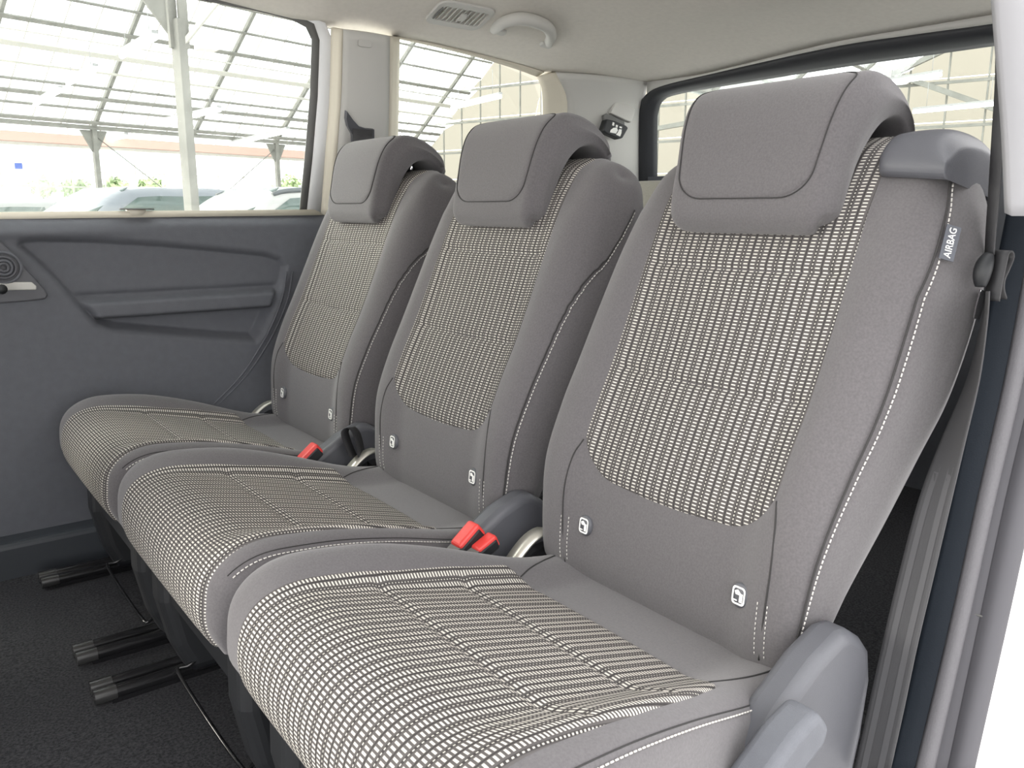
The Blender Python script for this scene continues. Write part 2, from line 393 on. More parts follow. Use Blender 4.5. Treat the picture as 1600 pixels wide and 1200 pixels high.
def child(name, mb, mt, par, **k): return mb.obj(name, mt, par, **k)
# sill strip and latch on top of the door
s0, s1 = atY(-200, 338, 1.985), atY(500, 331, 1.985)
child('sill_strip', MB().bar(s0+[0, -.004, -.001], s1+[0, -.004, -.001], .04, .014), M_cream, door)
c = atY(214, 331, 1.955)
lt = child('blind_hook', MB().prism([c+np.array(d) for d in ((-.020, 0, .006), (.020, 0, .006), (.014, 0, -.004), (.010, 0, -.007), (-.010, 0, -.007), (-.014, 0, -.004))], (0, .02, 0)), M_cream, door)
child('hook_slot', MB().bar(c+[-.034, 0, .006], c+[.034, 0, .006], .016, .003), M_rub, door)
# piping ridges sweeping down behind the seat
for k in (0, 1):
    pp = [(448+9*k, 424), (441+9*k, 466), (424+9*k, 510), (400+9*k, 553), (374+8*k, 590), (333+8*k, 632), (280+8*k, 680)]
    child('trim_ridge', MB().tube(crom([atY(*p, DY-.004) for p in pp], 40), .0022, 6), M_dpl, door)
# handle recess with its dial at the left edge of the frame
bz = [(-60, 350), (-20, 366), (2, 378), (20, 395), (50, 430), (71, 453), (75, 461), (72, 467), (42, 471), (0, 474), (-60, 478)]
o = child('handle_bezel', MB().prism([atY(*p, DY-.008) for p in bz], (0, .012, 0)), M_dpl2, door, smooth=False); bev(o, .003)
cdial = atY(6, 418, DY-.012)
for k, (r_, mt_) in enumerate(((.030, M_dpl), (.021, M_dpl2), (.014, M_dpl), (.008, M_dpl2))):
    child('dial_ring', MB().tube([cdial+[r_*math.cos(a), -.001*k, r_*math.sin(a)] for a in np.linspace(0, 2*math.pi, 40, endpoint=False)], .0032, 6, closed=True), mt_, door)
o = child('handle_bar', MB().prism([atY(*p, DY-.014) for p in ((-60, 441), (50, 441), (57, 447), (57, 453), (-60, 455))], (0, .008, 0)), M_trim, door, smooth=False); o['label'] = 'light grey pull bar under the dial'; bev(o, .002)
o = child('lock_knob', MB().tube([atY(3, 452, DY-.016), atY(3, 452, DY-.03)], .010, 12), M_blk, door)
# door foot: ledge and sill plate by the floor
b0, b1 = atY(-150, 862, 1.90), atY(150, 822, 1.90)
zb = FLOORZ
props(MB().box(-.4, .66, 1.885, 2.0, zb-.01, zb+.078).obj('baseboard_far', M_ledge, smooth=False), kind='structure')
bev(bpy.data.objects['baseboard_far'], .012, 3)

# ------------------------------------------------------------------ near door jamb (right edge of the frame)
j0, j1 = atY(1572, 330, .40), atY(1388, 1200, .40)
dj = (j1-j0)/np.linalg.norm(j1-j0); jn = np.cross(dj, np.array([.35, -1, 0])); jn /= np.linalg.norm(jn); jc = jn @ j0
def jam(x, y, d=0.0): return atP(x, y, jn, jc) + (-jn if jn[0] > 0 else jn)*d
def jstrip(name, a, b, mt, bulge=.0, th=.01, d0=0, d1=0, rows=6):
    A = [jam(*p, d0) for p in a]; B = [jam(*p, d1) for p in b]
    o = strip(name, A, B, mt, n=30, rows=rows, bulge=bulge, bd=(-.8, -.4, .2), th=th); return props(o, kind='structure')
L0 = [(1601, 200), (1574, 335), (1530, 560), (1487, 780), (1440, 985), (1388, 1215)]
L1 = [(1649, 200), (1622, 335), (1577, 580), (1532, 780), (1487, 985), (1431, 1215)]
L2 = [(1667, 200), (1640, 335), (1597, 580), (1551, 780), (1506, 985), (1453, 1215)]
L3 = [(1691, 200), (1664, 335), (1620, 580), (1574, 780), (1530, 985), (1481, 1215)]
L4 = [(1727, 200), (1700, 335), (1655, 580), (1609, 780), (1564, 985), (1512, 1215)]
jstrip('trim_11', L0, L1, M_navy, bulge=.002)
jstrip('trim_12', L1, L2, M_grain, bulge=.004, d0=.002, d1=.002)
jstrip('trim_13', L2, L3, M_rubl, bulge=.002, d0=.0, d1=.0)
jstrip('trim_14', L3, L4, M_rubl, bulge=.010, d0=.001, d1=-.004, rows=10)
jt = MB().tube([jam(1513, 955, .004), jam(1540, 962, .008), jam(1562, 965, .004)], .0012, 6).obj('trim_17', M_rub); props(jt, kind='structure')
# white rear quarter of the body outside the seal, white upper pillar
A = [jam(*p, -.006) for p in L4]; B = [a + np.array([2.6, -.60, -.75]) for a in A]
o = strip('wall_right', A, B, M_white, n=20, rows=6, th=.01); props(o, kind='structure')
up_in = [(1551, -60), (1554, 0), (1563, 120), (1570, 220), (1575, 335)]
A = [atY(*p, .33) for p in up_in]; B = [a+np.array([.10, -.06, 0]) for a in A]; C_ = [a+np.array([.9, -.10, 0]) for a in A]
o = strip('trim_15', A, B, M_wpil, n=20, rows=5, th=.012, bulge=.006); props(o, kind='structure')
o = strip('trim_16', B, C_, M_wpil, n=20, rows=3, th=.012); props(o, kind='structure')

# ------------------------------------------------------------------ upholstery generator
class Sweep:
    """padded strip: front and back side-view curves (x,z), swept across the width with rounded edges and side bolsters"""
    def __init__(s, front, back, wl, wr, R, n=72, bol=0.0, rb=.02, bs=(.5, .78), Rr=None, clamp=True, ends=0, bn=1.0):
        m_ = len(front); s.n = n; s.bn = bn; u = crom(np.column_stack([front, back, wl, wr, np.ones(m_)*R if np.isscalar(R) else R, np.ones(m_)*bol if np.isscalar(bol) else bol]), n)
        # even out by front arclength
        L = np.concatenate([[0], np.cumsum(np.linalg.norm(np.diff(u[:, :2], axis=0), axis=1))]); t = np.linspace(0, L[-1], n)
        u = np.stack([np.interp(t, L, u[:, k]) for k in range(u.shape[1])], 1)
        s.L = L[-1]; s.F = u[:, :2]; s.B = u[:, 2:4]; s.wl = u[:, 4]; s.wr = u[:, 5]; s.bol = u[:, 7]; s.bs = bs
        th = np.linalg.norm(s.F-s.B, axis=1) if clamp else np.full(n, 9.0); rb = rb if np.isscalar(rb) else np.interp(np.linspace(0, 1, n), np.linspace(0, 1, len(rb)), rb); s.R = np.minimum(u[:, 6], .42*th); s.Rr = np.minimum(u[:, 6] if Rr is None else np.interp(np.linspace(0, 1, n), np.linspace(0, 1, len(Rr)), Rr), .62*th if Rr is not None else .42*th); s.rb = np.minimum(rb, .42*th)
        s.bul = .008*np.minimum(1, (np.linalg.norm(s.F-s.B, axis=1)/.075)**2)
        s.nF = s.nrm(s.F, s.B); s.nB = s.nrm(s.B, s.F)
        for e_ in ((-1, 0) if ends == 2 else (-1,) if ends else ()):     # front and back share one outward normal at the closed ends
            a_ = s.nF[e_]+s.nB[e_]; a_ = a_/np.linalg.norm(a_)
            for k in range(6):
                i_ = n-1-k if e_ == -1 else k; wgt = (1-k/6)**1.5
                for N_ in (s.nF, s.nB): N_[i_] = N_[i_]*(1-wgt)+a_*wgt; N_[i_] /= np.linalg.norm(N_[i_])
    def nrm(s, A, O):
        t = np.gradient(A, axis=0); t /= np.linalg.norm(t, axis=1)[:, None]+1e-12; n = np.stack([t[:, 1], -t[:, 0]], 1)
        k = np.sign(np.sum(n*(A-O), 1).sum()); return n*k
    def at(s, i, arr):
        j = int(min(max(math.floor(i), 0), s.n-2)); t = min(max(i-j, 0), 1); return arr[j]*(1-t)+arr[j+1]*t
    def off(s, i, y, back=False):
        w_ = s.at(i, s.wl) if y > 0 else s.at(i, s.wr); a = abs(y)/w_; R = s.at(i, s.R if y > 0 else s.Rr)
        if back: R = s.at(i, s.rb)
        e = w_-abs(y); o = 0.0
        if e < R: o -= R - math.sqrt(max(R*R-(R-max(e, 0))**2, 0))
        if not back: o += s.at(i, s.bol)*float(sst(a, s.bs[0], s.bs[1]))*(s.bn if y < 0 else 1)
        return o
    def surf(s, sl, y, h=0.0):
        """point at arclength sl along the front, offset y across, raised by h"""
        i = sl/s.L*(s.n-1); p = s.at(i, s.F); n = s.at(i, s.nF); n = n/np.linalg.norm(n); q = p + n*(s.off(i, y)+h)
        return np.array([q[0], y, q[1]])
    def sidept(s, sl, k, sgn=-1, h=0.0):
        """point on the side wall: k=0 front edge, 1 back edge; sgn -1 is the near side"""
        i = sl/s.L*(s.n-1); w_ = s.at(i, s.wr) if sgn < 0 else s.at(i, s.wl)
        a = s.at(i, s.F) - s.at(i, s.nF)*(s.at(i, s.Rr if sgn < 0 else s.R)-s.at(i, s.bol)); b = s.at(i, s.B) - s.at(i, s.nB)*s.at(i, s.rb)
        q = a*(1-k)+b*k; return np.array([q[0], sgn*(w_ + s.at(i, s.bul)*math.sin(math.pi*k) + h), q[1]])
    def edge(s, sl, tau, h=.001):
        """near-side seam point: tau 0..1 runs over the rounded front edge, 1..2 over the side wall"""
        i = sl/s.L*(s.n-1); w_ = s.at(i, s.wr); Rr = s.at(i, s.Rr)
        if tau < 1:
            e = (1-math.sin(tau*math.pi/2))*Rr; p = s.surf(sl, -(w_-e), 0); c = (Rr-e)/Rr; n = s.at(i, s.nF); n = n/np.linalg.norm(n)*math.sqrt(max(0, 1-c*c))
            return p + np.array([n[0], -c, n[1]])*h
        return s.sidept(sl, tau-1, -1, h)
    def mesh(s, yc, nc=60, m=6):
        g = np.sin(np.linspace(-1, 1, nc)*math.pi/2*.999)*.55 + np.linspace(-1, 1, nc)*.45
        V = []
        for i in range(s.n):
            row = []
            for a in g:
                y = a*(s.wl[i] if a > 0 else s.wr[i]); q = s.F[i]+s.nF[i]*s.off(i, y); row.append((q[0], y, q[1]))
            b0 = s.B[i]
            fr = np.array(row[-1]); 
            bk = []
            for a in g[::-1]:
                y = a*(s.wl[i] if a > 0 else s.wr[i]); q = b0+s.nB[i]*s.off(i, y, True); bk.append((q[0], y, q[1]))
            for k in range(1, m):
                t = k/m; p = np.array(row[nc-1])*(1-t)+np.array(bk[0])*t; p[1] += s.bul[i]*math.sin(math.pi*t); row.append(tuple(p))
            row += bk
            for k in range(1, m):
                t = k/m; p = np.array(bk[-1])*(1-t)+np.array(row[0])*t; p[1] -= s.bul[i]*math.sin(math.pi*t); row.append(tuple(p))
            V.append(row)
        V = np.array(V); K = V.shape[1]; V[:, :, 1] += yc
        f = [(i*K+j, i*K+(j+1) % K, (i+1)*K+(j+1) % K, (i+1)*K+j) for i in range(s.n-1) for j in range(K)]
        for i in (0, s.n-1):           # close the ends: front row against back row, then the two side slots
            b = i*K; f += [(b+j, b+j+1, b+(2*nc+m-1-j-2), b+(2*nc+m-1-j-1)) for j in range(nc-1)]
            f.append(tuple(b+k for k in range(nc-1, nc+m))); f.append(tuple([b+k for k in range(2*nc+m-2, K)]+[b]))
        return V.reshape(-1, 3), f
    def patch(s, yc, hw, s0, s1, cb=.05, ct=0.0, arc=.012, lift=.0028, nu=70, nv=150, grooves=(), gw=.0035, gd=.003, yoff=None, puff=0.0, sink=.0014, corner=.62):
        """raised cloth panel lying on the front; hw(s) is its half width"""
        aa = np.sin(np.linspace(-1, 1, nu)*math.pi/2)*.35+np.linspace(-1, 1, nu)*.65
        V = np.zeros((nv, nu, 3)); UV = np.zeros((nv, nu, 2)); vv = np.linspace(0, 1, nv); vv = .5-.5*np.cos(vv*math.pi)*.35 - .5*(1-2*vv)*.65 + 0
        vv = (vv-vv[0])/(vv[-1]-vv[0])
        def rnd(a, c):
            a = abs(a)
            return 0 if a < corner else c*(1-math.sqrt(max(0, 1-((a-corner)/(1-corner))**2)))
        for j, a in enumerate(aa):
            sb = s0 + arc*a*a + rnd(a, cb); st = s1 - rnd(a, ct)
            for i, t in enumerate(vv):
                sl = sb + (st-sb)*t; h_ = hw(sl); y = (yoff(sl) if yoff else 0.0) + a*h_
                e = min((1-abs(a))*h_, sl-sb if cb or s0 > 0 else 9, st-sl if ct else 9)
                h = -sink + (lift+sink)*(1-math.exp(-max(e, 0)/.0035)) + puff*(1-math.exp(-max(e, 0)/.03))
                for gq in grooves:
                    gs = gq if np.isscalar(gq) else gq(a); h -= gd*math.exp(-((sl-gs)/gw)**2)*(1-float(sst(abs(a), .86, .98)))
                p = s.surf(sl, y, h); V[i, j] = p; V[i, j, 1] += yc; UV[i, j] = (y, sl)
        v, f = grid(V); return v, f, UV.reshape(-1, 2)
def dashes(mb, pts, pitch=.0056, frac=.66, r=.00085):
    p = np.array(pts, float); L = np.concatenate([[0], np.cumsum(np.linalg.norm(np.diff(p, axis=0), axis=1))])
    g = lambda t: np.array([np.interp(t, L, p[:, k]) for k in range(3)])
    for k in range(int(L[-1]/pitch)):
        mb.tube([g(k*pitch), g(k*pitch+pitch*frac)], r, 5)

# side-view profiles (x back, z up from the camera height)
BF = [(.705, -.505), (.689, -.455), (.692, -.40), (.703, -.33), (.731, -.26), (.760, -.20), (.789, -.13), (.817, -.058), (.841, 0), (.861, .036), (.882, .063), (.916, .079)]
BB = [(.745, -.505), (.752, -.455), (.778, -.40), (.822, -.33), (.867, -.26), (.902, -.20), (.928, -.13), (.946, -.058), (.957, -.005), (.961, .026), (.955, .057), (.930, .078)]
BW = [.195, .200, .206, .212, .216, .219, .220, .220, .216, .212, .203, .186]
BWl = [w_+d_ for w_, d_ in zip(BW, [.012, .014, .016, .016, .014, .012, .010, .006, .0, -.006, -.012, -.02])]
BWn = [.186, .190, .198, .208, .216, .224, .229, .230, .221, .211, .205, .200]
BR = [.012, .026, .034, .040, .045, .050, .056, .060, .054, .042, .028, .028]
BRB = [.012, .02, .02, .02, .02, .02, .022, .022, .022, .022, .020, .028]
Bb = [.004, .008, .012, .016, .018, .018, .016, .012, .006, .002, 0, 0]
CF = [(.720, -.472), (.66, -.470), (.60, -.463), (.50, -.438), (.42, -.417), (.36, -.403), (.314, -.394), (.280, -.398), (.257, -.416), (.247, -.445), (.250, -.475), (.266, -.506)]
CB = [(.720, -.54), (.66, -.545), (.60, -.545), (.50, -.545), (.42, -.545), (.37, -.543), (.335, -.540), (.315, -.536), (.300, -.530), (.298, -.525), (.292, -.520), (.288, -.516)]
CW = [.196, .200, .207, .218, .228, .234, .238, .238, .235, .232, .228, .222]
CWr = [.199, .207, .217, .234, .247, .254, .256, .255, .250, .245, .240, .232]
CR = [.022, .024, .030, .036, .040, .042, .042, .042, .042, .042, .042, .040]
Cb = [.012, .016, .023, .034, .036, .031, .022, .012, .005, 0, 0, 0]
HF = [(.824, -.027), (.811, -.023), (.801, -.008), (.803, .018), (.812, .058), (.824, .100), (.841, .130), (.868, .147), (.905, .146), (.942, .131), (.972, .106), (.980, .076)]
HB = [(.840, -.027), (.847, -.021), (.852, -.006), (.857, .018), (.866, .044), (.876, .067), (.888, .085), (.904, .097), (.924, .100), (.944, .093), (.960, .079), (.972, .066)]
HW = [.092, .102, .108, .111, .112, .116, .120, .123, .123, .121, .116, .108]
HR = [.010, .013, .017, .018, .018, .017, .017, .018, .020, .020, .018, .013]
HRB = [.010, .008, .010, .012, .013, .013, .013, .013, .013, .012, .012, .013]
SB = Sweep(BF, BB, BW, BW, BR, bol=Bb, n=84, rb=BRB, clamp=False, ends=1)
SBn = Sweep(BF, BB, BWl, BWn, BR, bol=Bb, n=84, rb=BRB, clamp=False, ends=1, Rr=[.012, .028, .036, .046, .058, .070, .078, .078, .064, .044, .028, .028])
SC = Sweep(CF, CB, CW, CWr, CR, bol=Cb, n=84, bs=(.55, .85), bn=.7)
SH = Sweep(HF, HB, HW, HW, HR, n=64, rb=HRB, clamp=False, ends=2)
def ins_hw(sl): return float(np.interp(sl, [.10, .20, .32, .45, .56, .64], [.146, .149, .149, .147, .145, .140]))
def cin_hw(sl): return float(np.interp(sl, [0, .10, .22, .35, .46, .60], [.158, .166, .180, .190, .194, .194]))

CACHE = {}
def cached(key, name, parent, mt, build, **k):
    """first use builds the mesh, later seats copy the object and share its mesh data"""
    if key in CACHE:
        o = CACHE[key].copy(); o.name = name; link(o); o.parent = parent; ORG[o.name] = ORG[parent.name]; 
        if 'kind' in k and k['kind']: o['kind'] = k['kind']
        return o
    r_ = build(); uv = None
    if len(r_) == 3: v_, f_, uv = r_
    else: v_, f_ = r_
    o = obj(name, v_, f_, mt, parent, uv=uv, **k); CACHE[key] = o; return o
def seat(yc, label, near=False):
    S = SBn if near else SB; tag = 'n' if near else 's'
    root = thing('car_seat', (.47, yc, FLOORZ), label, 'car seat', 'row of three cloth rear seats')
    def relax(o_, test, it=14):
        bm = bmesh.new(); bm.from_mesh(o_.data); vs = [v_ for v_ in bm.verts if test(v_.co)]
        for _ in range(it): bmesh.ops.smooth_vert(bm, verts=vs, factor=.5, use_axis_x=True, use_axis_y=True, use_axis_z=True)
        bm.to_mesh(o_.data); bm.free()
    new_ = ('back'+tag) not in CACHE
    o_ = cached('back'+tag, 'backrest', root, M_fab, lambda: S.mesh(yc))
    if new_: relax(o_, lambda c_: c_.z+FLOORZ > .0 and abs(c_.y) > .150)
    cached('cush', 'seat_cushion', root, M_fab, lambda: SC.mesh(yc))
    cached('head', 'headrest', root, M_fab, lambda: SH.mesh(yc, nc=36))
    top = S.L-.004
    cached('bins'+tag, 'backrest_insert', root, M_pat, lambda: S.patch(yc, ins_hw, .168, top, cb=.055, grooves=(lambda a: .318+.004*a*a, lambda a: .462+.004*a*a)))
    i0 = .112; i1 = SC.L-.012
    cached('cins', 'cushion_insert', root, M_patc, lambda: SC.patch(yc, cin_hw, i0, i1, cb=.030, arc=.006, nu=80, nv=170, grooves=(.215, .330), gw=.006, gd=.0032, puff=.0025, yoff=lambda sl: float(np.interp(sl, [.11, .20, .30, .5], [-.004, -.020, -.028, -.028]))))
    cached('hpan', 'headrest_panel', root, M_fab, lambda: SH.patch(yc, lambda sl: float(np.interp(sl, [.05, .2], [.090, .109])), .052, .214, cb=.030, ct=.026, arc=.004, nu=60, nv=70, lift=.0022, sink=.0018, corner=.6))
    for q in (-1, 1):
        cached('post%d' % q, 'headrest_post', root, M_chrome, lambda: tube([(.922, yc+.062*q, .115), (.916, yc+.062*q, .06)], .006, 12))
        cached('guide%d' % q, 'post_guide', root, M_blk, lambda: tube([(.917, yc+.062*q, .082), (.915, yc+.062*q, .066)], .013, 14))
    # seams and stitching
    def seams():
        mb = MB()
        for q in (-1, 1):
            mb.tube(crom([S.surf(sl, q*y, .0002)+[0, yc, 0] for sl, y in ((.215, .149), (.19, .157), (.15, .161), (.10, .159), (.05, .155))], 40), .0010, 5)
            mb.tube(crom([SC.surf(sl, q*y, .0003)+[0, yc, 0] for sl, y in ((.125, .150-.020*q*.4), (.10, .160-.016*q*.4), (.07, .168-.010*q*.4), (.040, .174))], 24), .0010, 5)
        # seam between bolster face and side wall of the cushion and of the backrest
        mb.tube([SC.edge(sl, .42, .0003)+[0, yc, 0] for sl in np.linspace(.02, .46, 60)], .0007, 5)
        mb.tube([SC.sidept(sl, .10, 1, .001)+[0, yc, 0] for sl in np.linspace(.02, .50, 60)], .0009, 5)
        mb.tube([backstitch(S, near, sl)+[0, yc, 0] for sl in np.linspace(.05, S.L-(.06 if near else .10), 90)], .0012, 5)
        hw_ = lambda sl: float(np.interp(sl, [.05, .2], [.090, .109]))
        loop = []; s0_, s1_, rc = .054, .212, .030
        for (q, sl) in [(q, sl) for q in (-1,) for sl in np.linspace(s0_+rc, s1_-.024, 24)]: loop.append((q*hw_(sl), sl))
        def arc_(q, up):
            o_ = []
            for a in np.linspace(0, math.pi/2, 10):
                sl = s1_-.024+.024*math.sin(a) if up else s0_+rc-rc*math.sin(a); o_.append((q*(hw_(sl)-.036*(1-math.cos(a))), sl))
            return o_
        loop += arc_(-1, True) + arc_(1, True)[::-1]
        for sl in np.linspace(s1_-.024, s0_+rc, 24): loop.append((hw_(sl), sl))
        loop += arc_(1, False) + arc_(-1, False)[::-1]
        mb.tube([SH.surf(sl, y, .0006)+[0, yc, 0] for y, sl in loop], .0008, 5, closed=True)
        return mb.v, mb.f
    cached('seams'+tag, 'seam_piping', root, M_seam, seams, kind='stuff')
    def stit():
        mb = MB()
        dashes(mb, [SC.edge(sl, .52, .0012)+[0, yc, 0] for sl in np.linspace(.02, .46, 60)])
        dashes(mb, [backstitch(S, near, sl, .007)+[0, yc, 0] for sl in np.linspace(.05, S.L-(.06 if near else .10), 90)])
        for q in (-1, 1):
            for dy in (-.006, .006):
                dashes(mb, [S.surf(sl, q*.156+dy, .0006)+[0, yc, 0] for sl in np.linspace(.055, .118, 20)], r=.0006, frac=.5)
        return mb.v, mb.f
    cached('stit'+tag, 'stitching', root, M_thread, stit, kind='stuff')
    # anchor-point buttons
    for q in (-1, 1):
        yb = q*.124
        c_ = S.surf(.108, yb); a_ = S.surf(.118, yb)-S.surf(.098, yb); a_ /= np.linalg.norm(a_); n_ = np.cross(a_, (0, 1, 0)); n_ = n_*(1 if n_[0] < 0 else -1); n_ /= np.linalg.norm(n_)
        fr = lambda y, z, d: c_ + np.array([0, y, 0]) + a_*z + n_*d + np.array([0, yc, 0])
        def badge():
            mb = MB(); ring = [(.0115*math.cos(t), .0135*math.sin(t)) for t in np.linspace(0, 2*math.pi, 24, endpoint=False)]
            lv = [(1.0, -.002), (1.0, .002), (.86, .0036), (.0, .0040)]; V = [fr(y*k, z*k, d) for k, d in lv for y, z in ring]
            return V, [(i*24+j, i*24+(j+1) % 24, (i+1)*24+(j+1) % 24, (i+1)*24+j) for i in range(3) for j in range(24)]
        bd = cached('badge%d%s' % (q, tag), 'anchor_button', root, M_chrome if False else M_dpl2, badge)
        def picto():
            mb = MB()
            rr = rrect(0, 0, .0165, .0200, .004, 3); ri = rrect(0, 0, .0125, .0160, .003, 3); n4 = len(rr)
            V = [fr(y, z, .0044) for y, z in rr]+[fr(y, z, .0044) for y, z in ri]
            mb.add(V, [(j, (j+1) % n4, n4+(j+1) % n4, n4+j) for j in range(n4)])
            for poly in ([(-.0055, -.0065), (-.0015, -.0065), (-.0015, .0010), (.0035, .0010), (.0050, .0045), (.0010, .0065), (-.0030, .0030), (-.0055, .0030)], [(.001, -.0062), (.0058, -.0062), (.0058, -.0048), (.001, -.0048)]):
                pv, pf = prism([fr(y, z, .0045) for y, z in poly], n_*.0004); mb.add(pv, pf)
            return mb.v, mb.f
        pk = ('pict%d%s' % (q, tag))
        if pk in CACHE:
            o_ = CACHE[pk].copy(); o_.name = 'pictogram'; link(o_); o_.parent = bd; ORG[o_.name] = ORG[root.name]
        else:
            v_, f_ = picto(); o_ = obj('pictogram', v_, f_, M_wht, bd, smooth=False); CACHE[pk] = o_; o_['label'] = 'white child seat pictogram'
    # frame, legs, rails
    def frame():
        mb = MB(); mb.box(.30, .70, yc-.185, yc+.185, -.60, -.53); return mb.v, mb.f
    o_ = cached('frame', 'base_frame', root, M_blk, frame, smooth=False)
    def leg(q):
        y0 = yc+q*.18
        prof = [(.288, -.515), (.285, -.60), (.300, -.68), (.322, -.735), (.50, -.735), (.50, -.515)]
        v_, f_ = prism([(x, y0-.034, z) for x, z in prof], (0, .068, 0)); return v_, f_
    for q in (-1, 1):
        o_ = cached('leg%d' % q, 'leg', root, M_blk, lambda: leg(q), smooth=False)
        if not o_.modifiers: bev(o_, .02, 4, 30)
        rl = cached('rail%d' % q, 'floor_rail', root, M_gblk, lambda: MB_box(.205, .66, yc+q*.18-.022, yc+q*.18+.022, FLOORZ, FLOORZ+.010), smooth=False)
        for dy in (-.015, .015):
            for key, nm, x0, x1, r_, mt_ in (('tube', 'rail_tube', .19, .66, .0105, M_gblk), ('cap', 'rail_cap', .182, .213, .0122, M_cap)):
                k2 = '%s%d%g' % (key, q, dy)
                if k2 in CACHE:
                    o2 = CACHE[k2].copy(); o2.name = nm; link(o2); o2.parent = rl; ORG[o2.name] = ORG[root.name]
                else:
                    mb = MB().tube([(x0, yc+q*.18+dy, FLOORZ+.017), (x1, yc+q*.18+dy, FLOORZ+.017)], r_, 14); o2 = mb.obj(nm, mt_, rl, auto=40); CACHE[k2] = o2
    cached('bar', 'adjuster_bar', root, M_chrome if False else M_gblk, lambda: tube(crom([(.36, yc+.15, -.70), (.315, yc+.148, -.715), (.300, yc+.135, -.717), (.300, yc-.135, -.717), (.315, yc-.148, -.715), (.36, yc-.15, -.70)], 40), .003, 8))
    # recliner: broad cover on the near side, steel bracket on the far side
    def cover():
        prof = [(.697, -.400), (.715, -.402), (.736, -.416), (.752, -.434), (.759, -.468), (.752, -.53), (.735, -.60), (.70, -.66), (.50, -.66), (.47, -.60), (.50, -.535), (.556, -.487), (.606, -.445), (.655, -.415)]
        v_, f_ = prism([(x, yc-.238, z) for x, z in prof], (0, .040, 0)); return v_, f_
    o_ = cached('cover', 'recliner_cover', root, M_dpl2, cover, smooth=True, auto=30)
    if not o_.modifiers: bev(o_, .012, 4, 40)
    def lever():
        prof = [(.455, -.560), (.49, -.507), (.53, -.467), (.575, -.440), (.610, -.429), (.630, -.452), (.622, -.470), (.575, -.492), (.535, -.525), (.50, -.575)]
        v_, f_ = prism([(x, yc-.272, z) for x, z in prof], (0, .036, 0)); return v_, f_
    if near: o_ = cached('lever', 'recliner_lever', root, M_navy if False else M_dpl, lever, smooth=True, auto=30)
    if near: bev(o_, .009, 4, 40)
    def bracket():
        a = [(.725, -.455), (.70, -.44), (.672, -.447), (.640, -.475), (.612, -.515), (.60, -.56)]
        A = crom(a, 26); mb = MB(); G_ = np.stack([np.stack([A[:, 0], np.full(26, yc+.208), A[:, 1]], 1), np.stack([A[:, 0], np.full(26, yc+.234), A[:, 1]], 1)]); v_, f_ = grid(G_); mb.add(v_, f_)
        return mb.v, mb.f
    o_ = cached('brk', 'recliner_bracket', root, M_steel, bracket)
    if not o_.modifiers: solid(o_, .003, 0)
    def disc():
        return tube([(.70, yc+.196, -.50), (.70, yc+.226, -.50)], .042, 24)
    cached('disc', 'recliner_joint', root, M_gblk, disc, auto=40)
    return root
def MB_box(*a): mb = MB().box(*a); return mb.v, mb.f
STQ = crom([(0, .50), (.15, .54), (.25, .56), (.35, .58), (.42, .70), (.48, .98), (.53, 1.35), (.56, 1.6)], 60)[:, 0]
def backstitch(S, near, sl, sh=0.0):
    """the seam between front bolster and side wall: hugs the edge low down, drifts back towards the shoulder"""
    tau = float(np.interp(sl, [0, .15, .25, .35, .45, .55], [.64, .60, .60, .58, .54, .66])) if near else float(crom([(0, .50), (.15, .54), (.25, .56), (.35, .58), (.42, .70), (.48, .98), (.53, 1.35), (.56, 1.6)], 60)[min(59, int(np.searchsorted(STQ, sl))), 1])
    return S.edge(sl, tau + sh*9, .0024)

Y0 = .628
s_near = seat(Y0, 'nearest charcoal cloth car seat with woven dashed insert, plastic shoulder cap and airbag tag', near=True)
s_mid = seat(Y0+.5, 'middle car seat of the row, charcoal cloth with dashed woven insert, between two alike')
s_far = seat(Y0+1.0, 'farthest car seat of the row, charcoal cloth with dashed insert, against the far door')

# extras of the nearest seat: shoulder cap and airbag tag
capf = [(-.128, .030), (-.132, .045), (-.124, .060), (-.105, .066)]
def cap_mesh():
    xs_ = [-.134, -.148, -.165, -.182, -.195, -.203, -.209, -.213, -.215]
    G_ = []
    for y in xs_:
        e = abs(y+.134)/.081
        drop = .018*max(0, (e-.75)/.25)**2
        zt = .080 + .004*math.sin(e*math.pi) - drop
        zb = .036 - .006*e
        ins = .010*(1-min(1, e/.10))**2
        xf = .846 + .0*e
        G_.append([(.853+ins, y, zb), (.846+ins, y, zb+.004), (.846+ins, y, zb+.018), (.856+ins, y, zt-.014), (.872+ins, y, zt-.003), (.892, y, zt), (.93, y, zt-.003), (.962, y, zt-.012), (.972, y, zt-.030), (.968, y, zb-.02)])
    V = np.array(G_); V[:, :, 1] += Y0
    return V
V = cap_mesh(); v, f = grid(V)
b = V.shape[1]; a_ = V.shape[0]
f += [tuple(range(b)), tuple((a_-1)*b+k for k in range(b-1, -1, -1))]
o = obj('shoulder_cap', v, f, M_dpl2, s_near, auto=50); sub = o.modifiers.new('sub', 'SUBSURF'); sub.levels = 1; sub.render_levels = 2
o['label'] = 'smooth dark plastic cap with belt guide'
